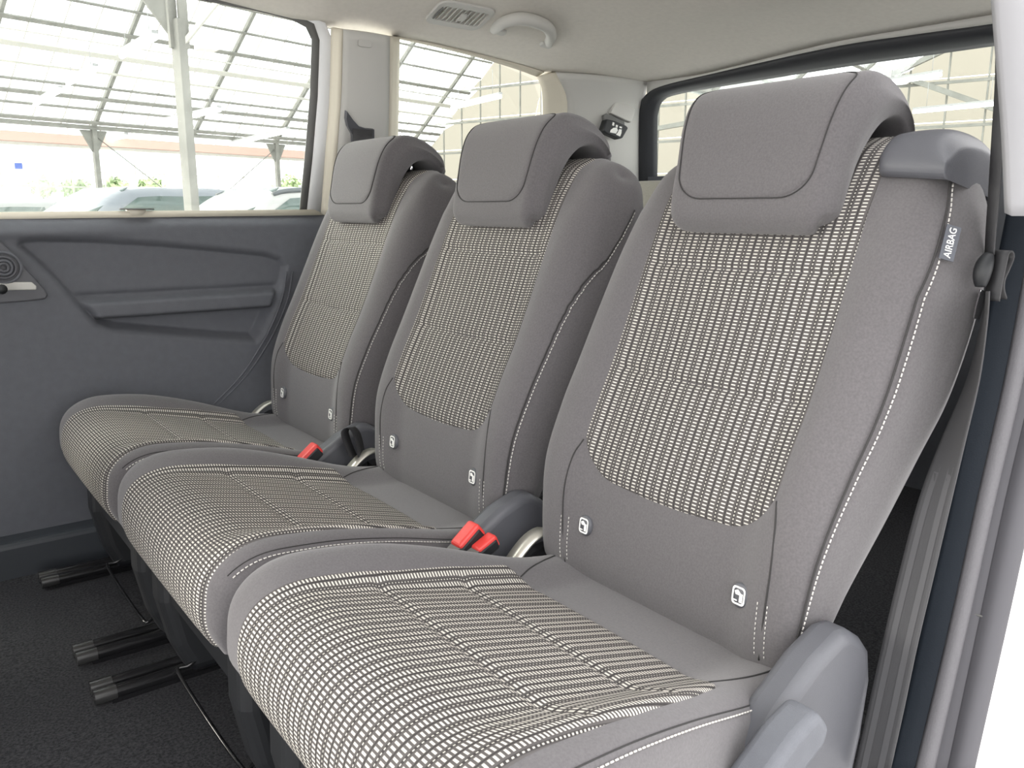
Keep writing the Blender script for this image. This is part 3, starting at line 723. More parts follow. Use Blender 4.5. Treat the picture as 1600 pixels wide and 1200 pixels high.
# airbag tag sewn into the side seam
t0 = backstitch(SBn, True, .492, .004)+[0, Y0, 0]; t1 = backstitch(SBn, True, .54, .004)+[0, Y0, 0]
ta = (t1-t0)/np.linalg.norm(t1-t0)
tb = np.array([.80, -.62, -.06]); tb -= ta*(tb @ ta); tb /= np.linalg.norm(tb); tn = np.cross(tb, ta); tn = tn if tn[1] < 0 else -tn
TL, TW = .036, .0145
q = [t0+tn*.002, t0+tn*.002+tb*TW, t0+tn*.002+tb*TW+ta*TL, t0+tn*.002+ta*TL]
v, f = prism(q, tn*.0012); tago = obj('airbag_tag', v, f, M_tagm, s_near, smooth=False)
cu = bpy.data.curves.new('airbag_text', 'FONT'); cu.body = 'AIRBAG'; cu.size = .0100; cu.align_x = 'CENTER'; cu.align_y = 'CENTER'; cu.extrude = .0002; cu.resolution_u = 4
to = bpy.data.objects.new('tmp_text', cu); link(to); bpy.context.view_layer.update()
tm = bpy.data.meshes.new_from_object(to.evaluated_get(bpy.context.evaluated_depsgraph_get())); bpy.data.objects.remove(to)
R = np.column_stack([ta, -tb, np.cross(ta, -tb)])
tv = np.array([v_.co[:] for v_ in tm.vertices]); wd = tv[:, 0].max()-tv[:, 0].min(); tv[:, 0] *= (.031/wd)
nrm = np.cross(ta, -tb); off = (tn*.0036) 
tv = (R @ tv.T).T + t0 + tb*TW*.5 + ta*TL*.5 + off
obj('tag_lettering', tv, [tuple(p.vertices) for p in tm.polygons], M_wht, tago, smooth=False)
bpy.data.meshes.remove(tm)

# ------------------------------------------------------------------ belt hardware between the seats
def buckle(px, Yb, label, sc=1.0, ang=38):
    c_ = atY(*px, Yb); base = c_.copy()
    t = thing('belt_buckle', c_+[.0, 0, -.05], label, 'seat belt buckle', 'red belt buckles between the seats')
    d = np.array([math.cos(math.radians(ang)), 0, math.sin(math.radians(ang))]); u = np.array([-d[2], 0, d[0]]); y_ = np.array([0, 1.0, 0])
    def bx(a0, a1, w0, h0, h1): 
        return [c_+d*a+y_*w_+u*h for a in (a0, a1) for w_ in (-w0, w0) for h in (h0, h1)]
    F6 = [(0, 1, 3, 2), (4, 6, 7, 5), (0, 4, 5, 1), (2, 3, 7, 6), (0, 2, 6, 4), (1, 5, 7, 3)]
    o = obj('buckle_housing', bx(-.085*sc, .004, .014*sc, -.012*sc, .008*sc), F6, M_blk, t, smooth=False); bev(o, .003)
    o = obj('release_button', bx(-.034*sc, .008*sc, .0125*sc, -.010*sc, .013*sc), F6, M_red, t, smooth=False); bev(o, .005*sc, 3)
    o = obj('tongue_slot', bx(-.065*sc, -.026*sc, .0105*sc, .007*sc, .0095*sc), F6, M_rub, t, smooth=False)
    return t
buckle((742, 830), Y0+.5-.252, 'red seat belt buckle in front of the dark recliner cover, nearest of the red buckles')
buckle((768, 846), Y0+.5-.275, 'tip of a second red buckle just right of the nearest one', sc=.8, ang=25)
buckle((493, 703), Y0+1.0-.252, 'red seat belt buckle beside the black strap loop, between far and middle seats')
# black pull loop between the far and middle seats
c0 = Y0+1.0-.270
lp = [(543, 716), (536, 700), (530, 682), (530, 675), (535, 671), (541, 671), (548, 680), (553, 698), (556, 716)]
A = crom([atY(*p, c0) for p in lp], 40); G = np.stack([A+[0, -.010, .004], A+[0, .010, -.002]]); G[1, :, 0] += .024; v, f = grid(G)
o = obj('strap_loop', v, f, M_beltd); solid(o, .0016, 0); props(o, 'upright black webbing loop between the far and middle seats', 'strap')

# ------------------------------------------------------------------ near seat belt
NB = thing('seat_belt', atY(1390, 1190, .385), 'grey seat belt hanging along the right door jamb with latch tongue and stop', 'seat belt')
up = [((1556, 90), (1574, 90)), ((1555, 135), (1575, 135)), ((1550, 215), (1569, 215)), ((1545, 300), (1562, 300)), ((1541, 360), (1556, 360)), ((1539, 398), (1553, 398))]
lo = [((1539, 455), (1546, 455)), ((1534, 500), (1543, 500)), ((1512, 590), (1531, 590)), ((1470, 690), (1508, 690)), ((1436, 780), (1487, 780)), ((1404, 900), (1459, 900)), ((1378, 1010), (1433, 1010)), ((1356, 1110), (1412, 1110)), ((1336, 1200), (1392, 1200))]
def ribbon(name, pairs, Ya, Yb, mt, n=40, nu=2, yl=None):
    A = crom([atY(*a, Ya if yl is None else yl[i][0]) for i, (a, b_) in enumerate(pairs)], n); B = crom([atY(*b_, Yb if yl is None else yl[i][1]) for i, (a, b_) in enumerate(pairs)], n)
    G = np.stack([A*(1-t)+B*t for t in np.linspace(0, 1, nu+1)]); v, f = grid(G); return G, v, f
G, v, f = ribbon('upper_webbing', up, .392, .374, M_belt); o = obj('upper_webbing', v, f, M_belt, NB); solid(o, .0014, 0)
G, v, f = ribbon('lower_webbing', lo, .385, .350, M_belt, nu=10); o = obj('lower_webbing', v, f, M_belt, NB); solid(o, .0014, 0)
for (k0, k1) in ((.16, .34), (.62, .80)):
    A = G[0]*(1-k0)+G[-1]*k0; B = G[0]*(1-k1)+G[-1]*k1; nn = np.array([-.004, -.0025, 0])*.35
    v, f = grid(np.stack([A+nn, B+nn])); o = obj('webbing_stripe', v, f, M_belt2, NB); o['label'] = 'lighter woven stripe'
ctr = [(1545, 398), (1538, 415), (1534, 430), (1532, 448)]
A = crom([atY(*p, .378) for p in ctr], 20); o = MB().tube(A, [.003+.0055*math.sin(math.pi*min(1, max(0.02, t)))**.6 for t in np.linspace(.05, .95, 20)], 12).obj('latch_grip', M_blk, NB)
o = MB().prism([atY(*p, .376) for p in ((1533, 452), (1540, 455), (1537, 480), (1531, 500), (1522, 498), (1526, 478))], (.003, .003, 0)).obj('latch_tongue', M_chrome, NB, smooth=False); bev(o, .0008)
lpp = [(1548, 470), (1553, 440), (1559, 412), (1563, 395), (1569, 393), (1571, 402), (1564, 420), (1557, 436), (1556, 452), (1560, 466)]
A = crom([atY(*p, .370) for p in lpp], 40); G = np.stack([A+[0, -.008, 0], A+[.004, .008, 0]]); v, f = grid(G)
o = obj('folded_webbing', v, f, M_beltd, NB); solid(o, .002, 0)
# far belt coming out of the C-pillar
FB = thing('seat_belt', side(566, 240, .05), 'dark belt webbing emerging from the slot in the far pillar', 'seat belt')
slot = [(542.5, 174), (541.5, 186), (544, 198), (551, 211), (552, 224), (582, 218), (585, 217), (585, 202.5), (573, 201.5), (561.5, 198), (551.5, 187)]
o = MB().prism([side(*p, .058) for p in slot], (0, .012, .004)).obj('belt_slot', M_dpl2, FB, smooth=False); o['label'] = 'dark moulded slot'
A = [side(551, 201, .060), side(551, 215, .066), side(549, 240, .10), side(548, 330, .16)]; B = [side(582, 203, .060), side(581, 215, .066), side(580, 240, .10), side(580, 330, .16)]
v, f = grid(np.stack([crom(A, 16), crom(B, 16)])); o = obj('webbing', v, f, M_belt, FB); solid(o, .0015, 0)
o = MB().prism([side(570+x*10.5, 68+y*6+x*1.2, .0505) for x, y in rrect(0, 0, 2, 2, .5, 3)], (0, -.002, 0)).obj('pillar_badge_cover', M_trim, pl, smooth=False); bev(o, .0008)

# ------------------------------------------------------------------ ceiling fittings
pc = ceil_hit(719, 21); ax, ay, an = ceil_frame(pc)
VT = thing('air_vent', pc, 'pale grey louvred air vent set in the headliner above the far pillar', 'air vent', None)
# the vent's own axes measured on the lining
p_l, p_r = ceil_hit(676, 13), ceil_hit(762, 29)
hwv = np.linalg.norm(p_r-p_l)/2*1.02
vx = (p_r-p_l)/np.linalg.norm(p_r-p_l); vy = np.cross(an, vx); vy = vy if vy[1] < 0 else -vy; vn = an
p_u, p_d = ceil_hit(724, 2), ceil_hit(713, 41); hhv = abs((p_u-p_d) @ vy)/2*.98
pt = lambda x, y, d: pc + vx*x + vy*y + vn*d
ro = rrect(0, 0, 2*hwv, 2*hhv, hhv*.45, 6); ri = rrect(hwv*.04, 0, 2*hwv*.78, 2*hhv*.58, hhv*.1, 6); n_ = len(ro)
V = [pt(x, y, .001) for x, y in ro]+[pt(x*.97, y*.95, .008) for x, y in ro]+[pt(x, y, .008) for x, y in ri]+[pt(x, y, -.006) for x, y in ri]
F_ = [(k*n_+j, k*n_+(j+1) % n_, (k+1)*n_+(j+1) % n_, (k+1)*n_+j) for k in range(3) for j in range(n_)] + [tuple(3*n_+j for j in range(n_))]
obj('vent_frame', V, F_, M_trim, VT, auto=40)
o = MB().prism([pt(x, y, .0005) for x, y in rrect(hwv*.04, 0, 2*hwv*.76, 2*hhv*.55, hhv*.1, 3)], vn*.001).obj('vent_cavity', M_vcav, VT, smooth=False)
for k in range(9):
    x = -hwv*.66 + k*hwv*.165
    if x > hwv*.78: break
    o = MB().prism([pt(x-.0*hwv, -hhv*.55, .007), pt(x+.125*hwv, -hhv*.55, .003), pt(x+.125*hwv, hhv*.55, .003), pt(x, hhv*.55, .007)], vn*.0015).obj('louvre', M_trim, VT, smooth=False)
o = MB().prism([pt(hwv*a, hhv*b_, .0075) for a, b_ in ((-.05, -.28), (.12, -.28), (.20, .0), (.12, .28), (-.05, .28))], vn*.003).obj('louvre_tab', M_trim, VT, smooth=False)
o = MB().prism([pt(hwv*(-.80)+hwv*.045*a, hhv*.5*b_, .0082) for a, b_ in rrect(0, 0, 2, 2, .9, 4)], vn*.0015).obj('thumb_wheel', M_rub, VT, smooth=False)
# grab handle
hp = [(772, 46), (779, 40), (792, 33), (812, 29), (832, 32), (850, 39), (859, 47), (861, 58), (857, 66)]
HD = thing('grab_handle', ceil_hit(820, 45), 'pale grey grab handle arched across the headliner beside the vent', 'grab handle')
A = []
for k, p in enumerate(hp):
    q_ = ceil_hit(*p); t = k/(len(hp)-1); A.append(q_*(1 - .022*math.sin(math.pi*t)**.7))
o = MB().tube(crom(A, 44), [.0115+.003*math.sin(math.pi*t) for t in np.linspace(0, 1, 44)], 14).obj('grip', M_trim, HD)
for a, p in (('l', (781, 46)), ('r', (853, 67))):
    q_ = ceil_hit(*p); ax, ay, an = ceil_frame(q_)
    o = MB().prism([q_+ax*x+ay*y for x, y in rrect(0, 0, .034, .020, .008, 4)], an*.010).obj('handle_foot', M_trim, HD, smooth=False); bev(o, .003)
# belt-tongue holder on the rear pillar
dn = np.array([.08, .37, 0.0]); 
pA = side(868, 190, .02); pB = rear(1003, 190, 0)
e = pB-pA; nrm2 = np.array([-e[1], e[0], 0]); nrm2 /= np.linalg.norm(nrm2); nrm2 = -nrm2 if nrm2 @ (-pA) < 0 else nrm2
cc = nrm2 @ (pA + nrm2*.040)
dpil = lambda x, y, d=0: atP(x, y, nrm2, cc) + nrm2*d
CL = thing('belt_holder', dpil(965, 215), 'black belt tongue clipped under a pale flap on the rear pillar', 'belt holder')
o = MB().prism([dpil(*p) for p in ((961, 160), (972, 160), (983, 163), (993, 171), (992, 178), (987, 191.5), (954, 176.5))], -nrm2*.022).obj('holder_flap', M_trim, CL, smooth=False); bev(o, .003, 3)
o = MB().prism([dpil(*p, .004) for p in ((947, 186), (960, 189), (977.5, 196.5), (981, 200), (972, 216), (966, 217.5), (948, 209.5), (943, 206), (941.5, 202))], -nrm2*.028).obj('belt_tongue', M_blk, CL, smooth=False); bev(o, .004, 3)
o = MB().prism([dpil(*p, -.006) for p in ((945, 180), (950, 177), (977, 190), (978, 197), (960, 190), (946, 187))], -nrm2*.012).obj('holder_slot', M_rub, CL, smooth=False)
mb = MB()
for poly in ([(956, 191), (958.5, 192), (958, 197), (955, 196)], [(961, 195), (964, 196), (963.5, 199.5), (960.5, 198.5)], [(957, 200), (962.5, 199.5), (964, 204), (961, 209), (951.5, 207), (953, 203)], [(966.5, 197.5), (970.5, 198.5), (970, 201), (966.5, 200)], [(966, 202), (970, 202.5), (969.5, 208), (967.5, 213.5), (961, 210.5), (964, 207)]):
    pv, pf = prism([dpil(*p, .0046) for p in poly], nrm2*.0006); mb.add(pv, pf)
o = mb.obj('occupant_pictogram', M_wht, CL, smooth=False); o['label'] = 'white pictogram of belted occupants'
# third row backrest glimpsed between the seats
T3 = [(x+.62, z+.0) for x, z in BF]; 
tz = atX(1030, 281, 1.62)[2]
S3 = Sweep([(1.52, -.5), (1.53, -.4), (1.56, -.25), (1.595, -.1), (1.615, tz-.03), (1.63, tz-.006), (1.65, tz)], [(1.62, -.5), (1.64, -.4), (1.68, -.25), (1.71, -.1), (1.715, tz-.04), (1.705, tz-.012), (1.68, tz-.001)], [.30]*7, [.30]*7, .04, n=40)
v, f = S3.mesh(1.52, nc=30); o = obj('third_row_seat', v, f, mat('light_seat_cloth', (.20, .19, .17), .95, noise=(420, .1)), base=(1.62, 1.52, FLOORZ))
props(o, 'pale top of a third row backrest between middle and nearest seats', 'car seat')

# ------------------------------------------------------------------ the glass hall outside
AZ = math.radians(75.0); E1 = np.array([math.sin(AZ), math.cos(AZ), 0]); E2 = np.array([-math.cos(AZ), math.sin(AZ), 0]); UZ = np.array([0, 0, 1.0])
SLP = math.radians(42.0); GZ = 2.6; G2 = 27.9; N2 = 8.9; RD2 = (G2+N2)/2
def hall(a, b_, z): return E1*a + E2*b_ + UZ*z
def slope(a, t): return hall(a, G2 - t*math.cos(SLP), GZ + t*math.sin(SLP))            # far slope, t metres up from the gutter
TR = (G2-RD2)/math.cos(SLP)
def slope2(a, t): return hall(a, N2 + t*math.cos(SLP), GZ + t*math.sin(SLP))           # near slope of the same span
def slope0(a, t): return hall(a, N2 - t*math.cos(SLP), GZ + t*math.sin(SLP))           # far slope of the span over the car
HL = thing('greenhouse', hall(18, 18, -ZC), 'bright glass greenhouse hall with pale steel frame around the car', 'greenhouse')
A0, A1 = 3.0, 29.2
raf = [13.8-3.55*3, 13.8-3.55*2, 13.8-3.55, 13.8, 17.35, 20.9, 24.45, 28.0]
upn = E2*math.sin(SLP)+UZ*math.cos(SLP)
for a in raf: MB().bar(slope(a, 0), slope(a, TR), .11, .12, upn).obj('rafter', M_frame, HL, smooth=False)
purl = [.30, .85, 1.28, 1.72, 2.30, 2.92, 3.75, 4.6, 5.45, 6.3, 7.2, 8.2, 9.3, 10.6]
for k, t in enumerate(purl):
    wdt = .13 if t in (3.75, .30, 1.28) else (.17 if t == 2.92 else .07)
    MB().bar(slope(A0, t)-upn*.1, slope(A1, t)-upn*.1, wdt, .05, upn).obj('purlin', M_framel if t in (2.92, 2.30) else M_frame, HL, smooth=False)
for t in (3.55, 6.1):
    MB().tube([slope(A0, t)-upn*.35, slope(A1, t)-upn*.35], .022, 6).obj('heating_pipe', M_framel, HL)
mb = MB()
for a in np.arange(A0, A1, 3.55/4): mb.bar(slope(a, 0), slope(a, TR), .028, .05, upn)
mb.obj('glazing_bar', M_framel, HL, smooth=False, kind='stuff')
MB().bar(hall(A0, G2, GZ), hall(A1, G2, GZ), .22, .12).obj('gutter', M_frame, HL, smooth=False)
MB().bar(hall(-6, N2, GZ+.15), hall(A1, N2, GZ+.15), .30, .16).obj('gutter', M_frame, HL, smooth=False)
# roof panes: those in view one by one, the rest joined
pane_me = None; step = 3.55/4; cnt = 0; rest = MB()
tl = [0.0]+purl+[TR]
for a in np.arange(A0, A1-.1, step):
    for t0_, t1_ in zip(tl[:-1], tl[1:]):
        quad = [slope(a+.02, t0_+.02)+upn*.05, slope(a+step-.02, t0_+.02)+upn*.05, slope(a+step-.02, t1_-.02)+upn*.05, slope(a+.02, t1_-.02)+upn*.05]
        if a > 8.5 and t1_ < 6.4 and cnt < 290:
            v, f = prism(quad, upn*.004); obj('glass_pane', v, f, M_gpane, HL, smooth=False); cnt += 1
        else:
            v, f = prism(quad, upn*.004); rest.add(v, f)
u2 = -E2*math.sin(SLP)+UZ*math.cos(SLP)
for a in np.arange(-6, A1, 3.55):
    for t in np.arange(0, TR-1.9, 2.0):
        v, f = prism([slope2(a+.03, t), slope2(a+3.5, t), slope2(a+3.5, t+1.95), slope2(a+.03, t+1.95)], u2*.004); rest.add(v, f)
        v, f = prism([slope0(a+.03, t), slope0(a+3.5, t), slope0(a+3.5, t+1.95), slope0(a+.03, t+1.95)], upn*.004); rest.add(v, f)
rest.obj('roof_glazing', M_gpane, HL, smooth=False, kind='stuff')
mb2 = MB()
for a in np.arange(-6+3.55*0, A1, 3.55):
    MB().bar(slope2(a, 0), slope2(a, TR), .10, .14, u2).obj('rafter', M_frame, HL, smooth=False)
    MB().bar(slope0(a, 0), slope0(a, TR), .10, .14, upn).obj('rafter', M_frame, HL, smooth=False)
for t in np.arange(2, TR, 2.0):
    MB().bar(slope2(-6, t), slope2(A1, t), .08, .08, u2).obj('purlin', M_frame, HL, smooth=False)
    MB().bar(slope0(-6, t), slope0(A1, t), .08, .08, upn).obj('purlin', M_frame, HL, smooth=False)
# posts along the far gutter, brackets, cross wires
for a in (13.8-7.1, 13.8, 20.9, 28.0):
    MB().box(-.07, .07, -.07, .07, -ZC, GZ).obj
    p0, p1 = hall(a, G2, -ZC), hall(a, G2, GZ-.05)
    po = MB().bar(p0, p1, .15, .15, E1).obj('post', M_frame, HL, smooth=False)
    MB().prism([hall(a-.45, G2, GZ-.08), hall(a+.45, G2, GZ-.08), hall(a+.1, G2, GZ-.75), hall(a-.1, G2, GZ-.75)], E2*.05).obj('bracket', M_frame, HL, smooth=False)
for (a, b2) in ((13.9, 17.3), (20.8, 17.4)):
    MB().tube([hall(a, G2, GZ-.3), hall(b2, G2, -.2)], .018, 6).obj('brace_wire', M_frame, HL)
# the big near post with its head bracket
bp = atZ(301, 345, -.12); bp = atY(300, 329, 10.0); pb = np.array([bp[0], bp[1], 0])
pw = .155
MB().bar(pb+UZ*(-ZC), pb+UZ*2.05, pw, .10, E1).obj('post', M_frame, HL, smooth=False)
for sgn in (-1, 1):
    MB().bar(pb+UZ*1.75+RGT*.06*sgn, pb+UZ*2.75+RGT*.06*sgn, .045, .10, E1).obj('bracket', M_frame, HL, smooth=False)
MB().prism([pb+RGT*-.07+UZ*1.85, pb+RGT*-.07+UZ*2.8, pb+RGT*-.75+UZ*2.8], E2*.03).obj('bracket', M_frame, HL, smooth=False)
MB().bar(pb+RGT*.05+UZ*1.8, pb+RGT*.7+UZ*2.5, .05, .05).obj('bracket', M_framel, HL, smooth=False)
# next span behind: red shading roll, beams, glazed end wall
MB().bar(hall(9.0, G2+1.6, GZ-.30), hall(A1, G2+1.6, GZ-.30), .4, .30).obj('shading_roll', M_rust, HL, smooth=False)['label'] = 'faded red shading roll under the gutter'
MB().bar(hall(9.0, G2+1.5, GZ-.52), hall(A1, G2+1.5, GZ-.52), .1, .10).obj('gutter', M_framel, HL, smooth=False)
for z in (1.6, .95, .2): MB().bar(hall(6, 37, z), hall(34, 37, z), .06, .05).obj('cross_rail', M_framel, HL, smooth=False)
for a in np.arange(6, 34, 1.4): MB().bar(hall(a, 37, -ZC), hall(a, 37, 4.5), .05, .05, E1).obj('mullion', M_framel, HL, smooth=False)
for a in np.arange(6, 34, 2.8):
    v, f = prism([hall(a, 37.05, -ZC), hall(a+2.75, 37.05, -ZC), hall(a+2.75, 37.05, 4.5), hall(a, 37.05, 4.5)], E2*.004); obj('wall_pane', v, f, M_gpane, HL, smooth=False)
# gable wall at the right-hand end: cream sheets in a light grid, rafters, rails, braces
GA = 29.4
hgt = lambda b_: GZ + (TR*math.sin(SLP))*(1-abs(b_-RD2)/(G2-RD2)) if b_ > N2 else GZ + (TR*math.sin(SLP))*(1-abs(b_-(N2-(RD2-N2)))/(RD2-N2))
cols = np.arange(-4, G2-.5, 1.1); cnt = 0; far_sheet = MB()
for b_ in cols:
    top = max(.3, min(hgt(b_), hgt(b_+1.1)))
    for z in np.arange(-ZC, min(max(hgt(b_), hgt(b_+1.1)), 9.5), 1.3):
        za, zc_ = min(z+1.27, hgt(b_+.02)), min(z+1.27, hgt(b_+1.08))
        if max(za, zc_)-z < .15: continue
        za, zc_ = max(za, z+.02), max(zc_, z+.02)
        v, f = prism([hall(GA, b_+.02, z), hall(GA, b_+1.08, z), hall(GA, b_+1.08, zc_), hall(GA, b_+.02, za)], E1*.01)
        if cnt < 290: obj('gable_sheet', v, f, M_cpan, HL, smooth=False); cnt += 1
        else: far_sheet.add(v, f)
if far_sheet.v: far_sheet.obj('gable_cladding', M_cpan, HL, smooth=False, kind='stuff')
for b_ in cols: MB().bar(hall(GA-.03, b_, -ZC), hall(GA-.03, b_, hgt(b_)), .05, .05, E2).obj('gable_mullion', M_frame, HL, smooth=False)
for z in (1.25, 2.55, 3.85, 5.2): MB().bar(hall(GA-.06, -4, z), hall(GA-.06, G2, z), .05, .09).obj('gable_rail', M_frame, HL, smooth=False)
MB().bar(hall(GA-.2, N2, GZ), hall(GA-.2, RD2, GZ+TR*math.sin(SLP)), .2, .2).obj('gable_rafter', M_framel, HL, smooth=False)
for (b0_, z0_, b1_, z1_) in ((12, 2.4, 4, 5.6), (8, 2.2, 16, 6.0), (3, 2.3, 9, 4.9), (14, 3.2, 22, 2.4)):
    MB().bar(hall(GA-.25, b0_, z0_), hall(GA-.25, b1_, z1_), .16, .16).obj('gable_brace', M_frame, HL, smooth=False)

# fluorescent battens: rows running across the hall
def lamp(p0, p1, label):
    p0, p1 = np.array(p0), np.array(p1); t = thing('strip_lamp', (p0+p1)/2, label, 'lamp', 'fluorescent strip lamps under the hall roof')
    MB().tube([p0, p1], .05, 10).obj('lamp_tube', M_lamp, t)
    MB().bar(p0+UZ*.09, p1+UZ*.09, .12, .06).obj('lamp_batten', M_lampb, t, smooth=False)
    d = (p1-p0); 
    for k in (.15, .85): MB().tube([p0+d*k+UZ*.1, p0+d*k+UZ*.8], .008, 5).obj('hanger', M_lampb, t)
def lamp_px(a, b_, Z, label): lamp(atZ(*a, Z), atZ(*b_, Z), label)
lamp_px((243, 58), (190, 88), 3.0, 'white strip lamp left of the big post, highest in the far door window')
lamp_px((150, 108), (106, 131), 3.0, 'white strip lamp in the far door window, second down from the big post')
lamp_px((95, 141), (54, 164), 3.0, 'white strip lamp in the far door window, third down from the big post')
lamp_px((343, 172), (262, 190), 2.6, 'white strip lamp passing behind the big post')
lamp_px((198, 213), (160, 221), 2.4, 'small white strip lamp just above the far gutter beam')
lamp_px((450, 205), (360, 226), 2.4, 'white strip lamp low beside the rear edge of the door window')
lamp_px((782, 151), (706, 169), 3.2, 'long white strip lamp in the quarter window')
lamp_px((1470, 117), (1380, 131), 3.2, 'upper white strip lamp in the tailgate window, right of the nearest headrest')
lamp_px((1570, 161), (1427, 175), 2.9, 'lower white strip lamp in the tailgate window')
lb = atZ(322, 66, 3.0)
o = MB().box(lb[0]-.17, lb[0]+.17, lb[1]-.17, lb[1]+.17, lb[2]-.14, lb[2]+.14).obj('hanging_box', M_box, smooth=False); props(o, 'whitish box hanging from the hall roof right of the big post', 'box')
o = atY(29, 259, 34.0); o = MB().box(o[0]-.12, o[0]+.12, o[1], o[1]+.03, o[2]-.10, o[2]+.10).obj('wall_sign', M_blue, smooth=False); props(o, 'small blue sign on the distant glazing at the left', 'sign')

# ------------------------------------------------------------------ parked cars outside the far window
def car(cx, cy, head, L, W, H, body, roofm, label, roof=(.43, .86)):
    """head: direction the bonnet points; body lofted from cross sections along the length"""
    hd = np.array([math.cos(head), math.sin(head), 0]); sd_ = np.array([-hd[1], hd[0], 0]); o0 = np.array([cx, cy, -ZC])
    t = thing('parked_car', o0, label, 'car')
    pt_ = lambda l, s_, z: o0 + hd*(L/2-l) + sd_*s_ + UZ*z
    st = [(0, .55, .50), (.06, .72, .72), (.30, .86, .88), (1.0, .98, .96), (1.22, 1.02, .98)]
    ln = [0, .05, .35, 1.05, 1.25, L*roof[0]-.15, L*roof[0]+.25, L*.62, L*roof[1]-.35, L*.93, L*.985, L]
    zt = [.60, .74, .86, .97, 1.00, H-.10, H-.01, H, H-.03, 1.05, .98, .70]
    ln2, zt2 = crom(np.column_stack([ln, zt]), 60).T
    V = []
    for l, z in zip(ln2, zt2):
        e = min(l, L-l); wf = W/2*(1-.22*math.exp(-e/.25)); cab = max(0, min(1, (z-.98)/(H-.98)))
        zb = .22+.12*math.exp(-e/.15); bel = min(.95, z-.03); ro = wf*(1-.24*cab)
        sec = [(wf*.86, zb), (wf*.98, zb+.12), (wf, .55 if z > .6 else zb+.2), (wf*.985, bel), (ro+.02*cab, z-.10 if cab > .2 else z-.02), (ro*.93, z-.02), (ro*.6, z+.0), (0, z+.012)]
        full = [(-a, b_) for a, b_ in sec] + [(a, b_) for a, b_ in sec[-2::-1]]
        V.append([pt_(l, a, b_) for a, b_ in full])
    V = np.array(V); v, f = grid(V); K = V.shape[1]; f += [tuple(range(K)), tuple((len(V)-1)*K+k for k in range(K-1, -1, -1)), ]
    f += [(i*K, (i+1)*K, (i+1)*K+K-1, i*K+K-1) for i in range(len(V)-1)]
    obj('body_shell', v, f, body, t)
    zr = lambda l: float(np.interp(l, ln2, zt2))
    for sg in (-1, 1):
        def wpt(l, k):
            z = zr(l); cab = max(0, min(1, (z-.98)/(H-.98))); ro = W/2*(1-.24*cab)+.02*cab; z0, z1 = .97, z-.10
            return pt_(l, sg*((W/2*.985)*(1-k)+ro*k+.012), z0*(1-k)+z1*k)
        a, b_ = L*roof[0], L*roof[1]
        for (l0, l1, l2, l3) in ((a-.62, a+.10, a+.95, a+.95), (a+1.05, a+1.05, b_-.50, b_+.02)):
            lo_ = [wpt(l, .0) for l in np.linspace(l0, l3, 8)]; hi_ = [wpt(l, .92) for l in np.linspace(l1, l2, 8)]
            v, f = grid(np.stack([lo_, hi_])); o_ = obj('side_window', v, f, M_dgl, t); solid(o_, .01, 1)
        if roofm:
            top_ = [pt_(l, sg*(W/2*.76*.97), zr(l)-.035) for l in np.linspace(a-.1, b_+.1, 24)]
            MB().tube(top_, .035, 8).obj('roof_rail', roofm, t)
        for l in (.85, L-.85):
            wh = MB().tube([pt_(l, sg*(W/2-.18), .31), pt_(l, sg*(W/2+.0), .31)], .31, 24).obj('wheel', M_tyre, t, auto=40)
    # windscreen and rear glass
    for (l0, l1) in ((1.30, L*roof[0]+.05), (L*.915, L*roof[1]-.25)):
        lo_ = [pt_(l0, s_, zr(l0)+.014) for s_ in np.linspace(-W*.42, W*.42, 7)]; hi_ = [pt_(l1, s_, zr(l1)+.010) for s_ in np.linspace(-W*.33, W*.33, 7)]
        rows = [np.array(lo_)*(1-k)+np.array(hi_)*k for k in np.linspace(0, 1, 6)]
        for k, rw in zip(np.linspace(0, 1, 6), rows): rw[:, 2] += 0
        v, f = grid(np.stack(rows)); o_ = obj('windscreen' if l0 < 2 else 'rear_window', v, f, M_dgl, t); solid(o_, .01, 1)
    return t
def car_px(px, D, head_deg, **k):
    q_ = ray(px, 329); q_ = q_/np.linalg.norm(q_[:2]); p = q_*D; return car(p[0], p[1], math.radians(head_deg), **k)
car_px(190, 14.0, 198, L=4.6, W=1.8, H=1.53, body=M_sil, roofm=None, label='silver car with green tinted windows left of the big post outside', roof=(.44, .90))
car_px(430, 12.2, 192, L=4.7, W=1.85, H=1.50, body=M_whc, roofm=M_dark, label='white car with dark roof rails right of the big post outside', roof=(.42, .90))
car_px(-40, 15.5, 200, L=4.4, W=1.8, H=1.36, body=M_whc, roofm=None, label='white car cut by the left frame edge, seen low in the door window', roof=(.44, .88))

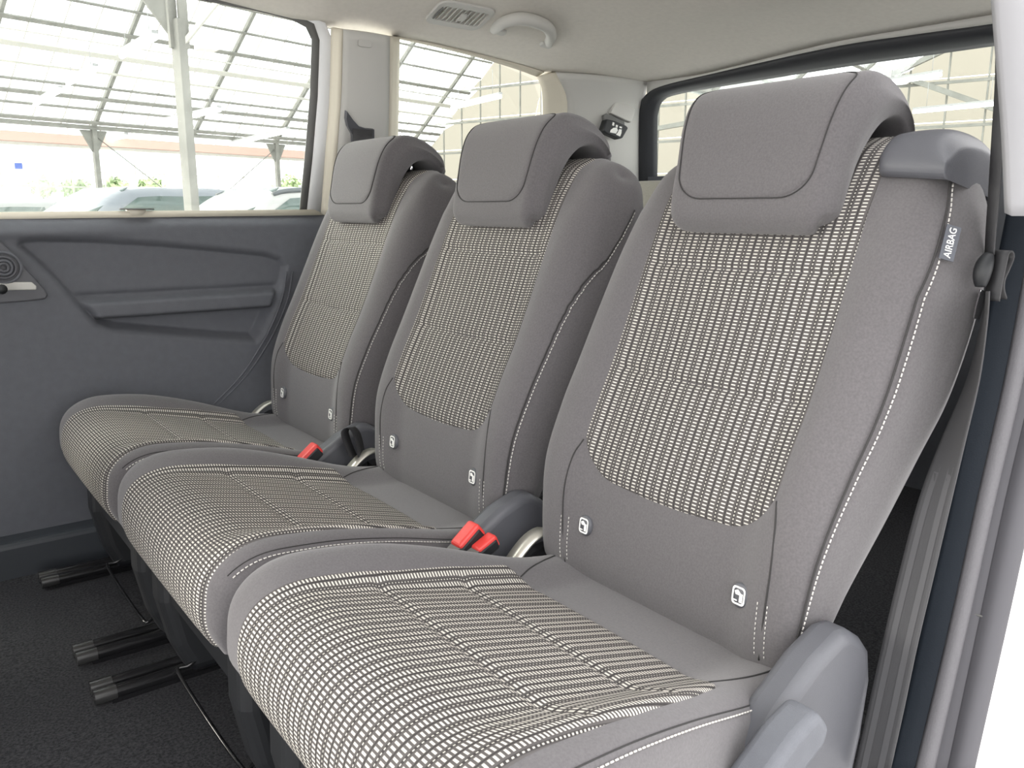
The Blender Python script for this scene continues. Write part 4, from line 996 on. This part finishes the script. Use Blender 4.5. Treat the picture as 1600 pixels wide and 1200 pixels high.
# bushes beyond the end glazing
def bush(c_, r_, n_, label):
    mb = MB()
    for k in range(n_):
        d = rng.normal(size=3); d /= np.linalg.norm(d); p = c_ + d*r_*rng.uniform(.4, 1)*np.array([1.2, 1, .9]); a = rng.normal(size=3); a /= np.linalg.norm(a); b_ = np.cross(a, d); b_ /= np.linalg.norm(b_)+1e-9
        s_ = rng.uniform(.10, .2); mb.add([p-a*s_, p+b_*s_*.5, p+a*s_, p-b_*s_*.5], [(0, 1, 2, 3)])
    t = thing('bush', np.array([c_[0], c_[1], -ZC]), label, 'bush', 'pale green bushes beyond the glazing')
    mb.obj('foliage', M_leaf, t, smooth=False, kind='stuff')
    MB().tube([np.array([c_[0], c_[1], -ZC]), np.array(c_)], .05, 6).obj('stem', M_frame, t)
for (px, sz, lb_) in ((66, .48, 'green bush farthest left beyond the hall glazing'), (118, .52, 'green bush just left of the small far post'), (178, .52, 'green bush right of the small far post'), (236, .5, 'green bush left of the big post, above the silver car'), (452, .7, 'green bush at the right of the door window')):
    q_ = ray(px, 293); bush(q_*(41/q_[1]), sz, 420, lb_)

# front seat whose headrest just shows at the left frame edge
SF = Sweep([(x-.827, z+.030) for x, z in HF], [(x-.827, z+.030) for x, z in HB], HW, HW, HR, n=40, rb=HRB, clamp=False, ends=2)
FS = thing('front_seat', (-.3, 1.46, FLOORZ), 'front seat whose dark headrest edge peeks in at the left frame edge', 'car seat')
v, f = SF.mesh(1.46, nc=24); obj('headrest', v, f, M_fab, FS)
SF2 = Sweep([(x-.827, z) for x, z in BF], [(x-.827, z) for x, z in BB], BW, BW, BR, bol=Bb, n=40); v, f = SF2.mesh(1.46, nc=24); obj('backrest', v, f, M_fab, FS)
SF3 = Sweep([(x-.827, z) for x, z in CF], [(x-.827, z) for x, z in CB], CW, CW, CR, bol=Cb, n=40); v, f = SF3.mesh(1.46, nc=24); obj('seat_cushion', v, f, M_fab, FS)
for q_ in (-1, 1): MB().tube([(.915-.827, 1.46+.062*q_, .125), (.912-.827, 1.46+.062*q_, .04)], .006, 10).obj('headrest_post', M_chrome, FS)
MB().box(-.5, -.15, 1.28, 1.64, FLOORZ, -.54).obj('base_frame', M_blk, FS, smooth=False)
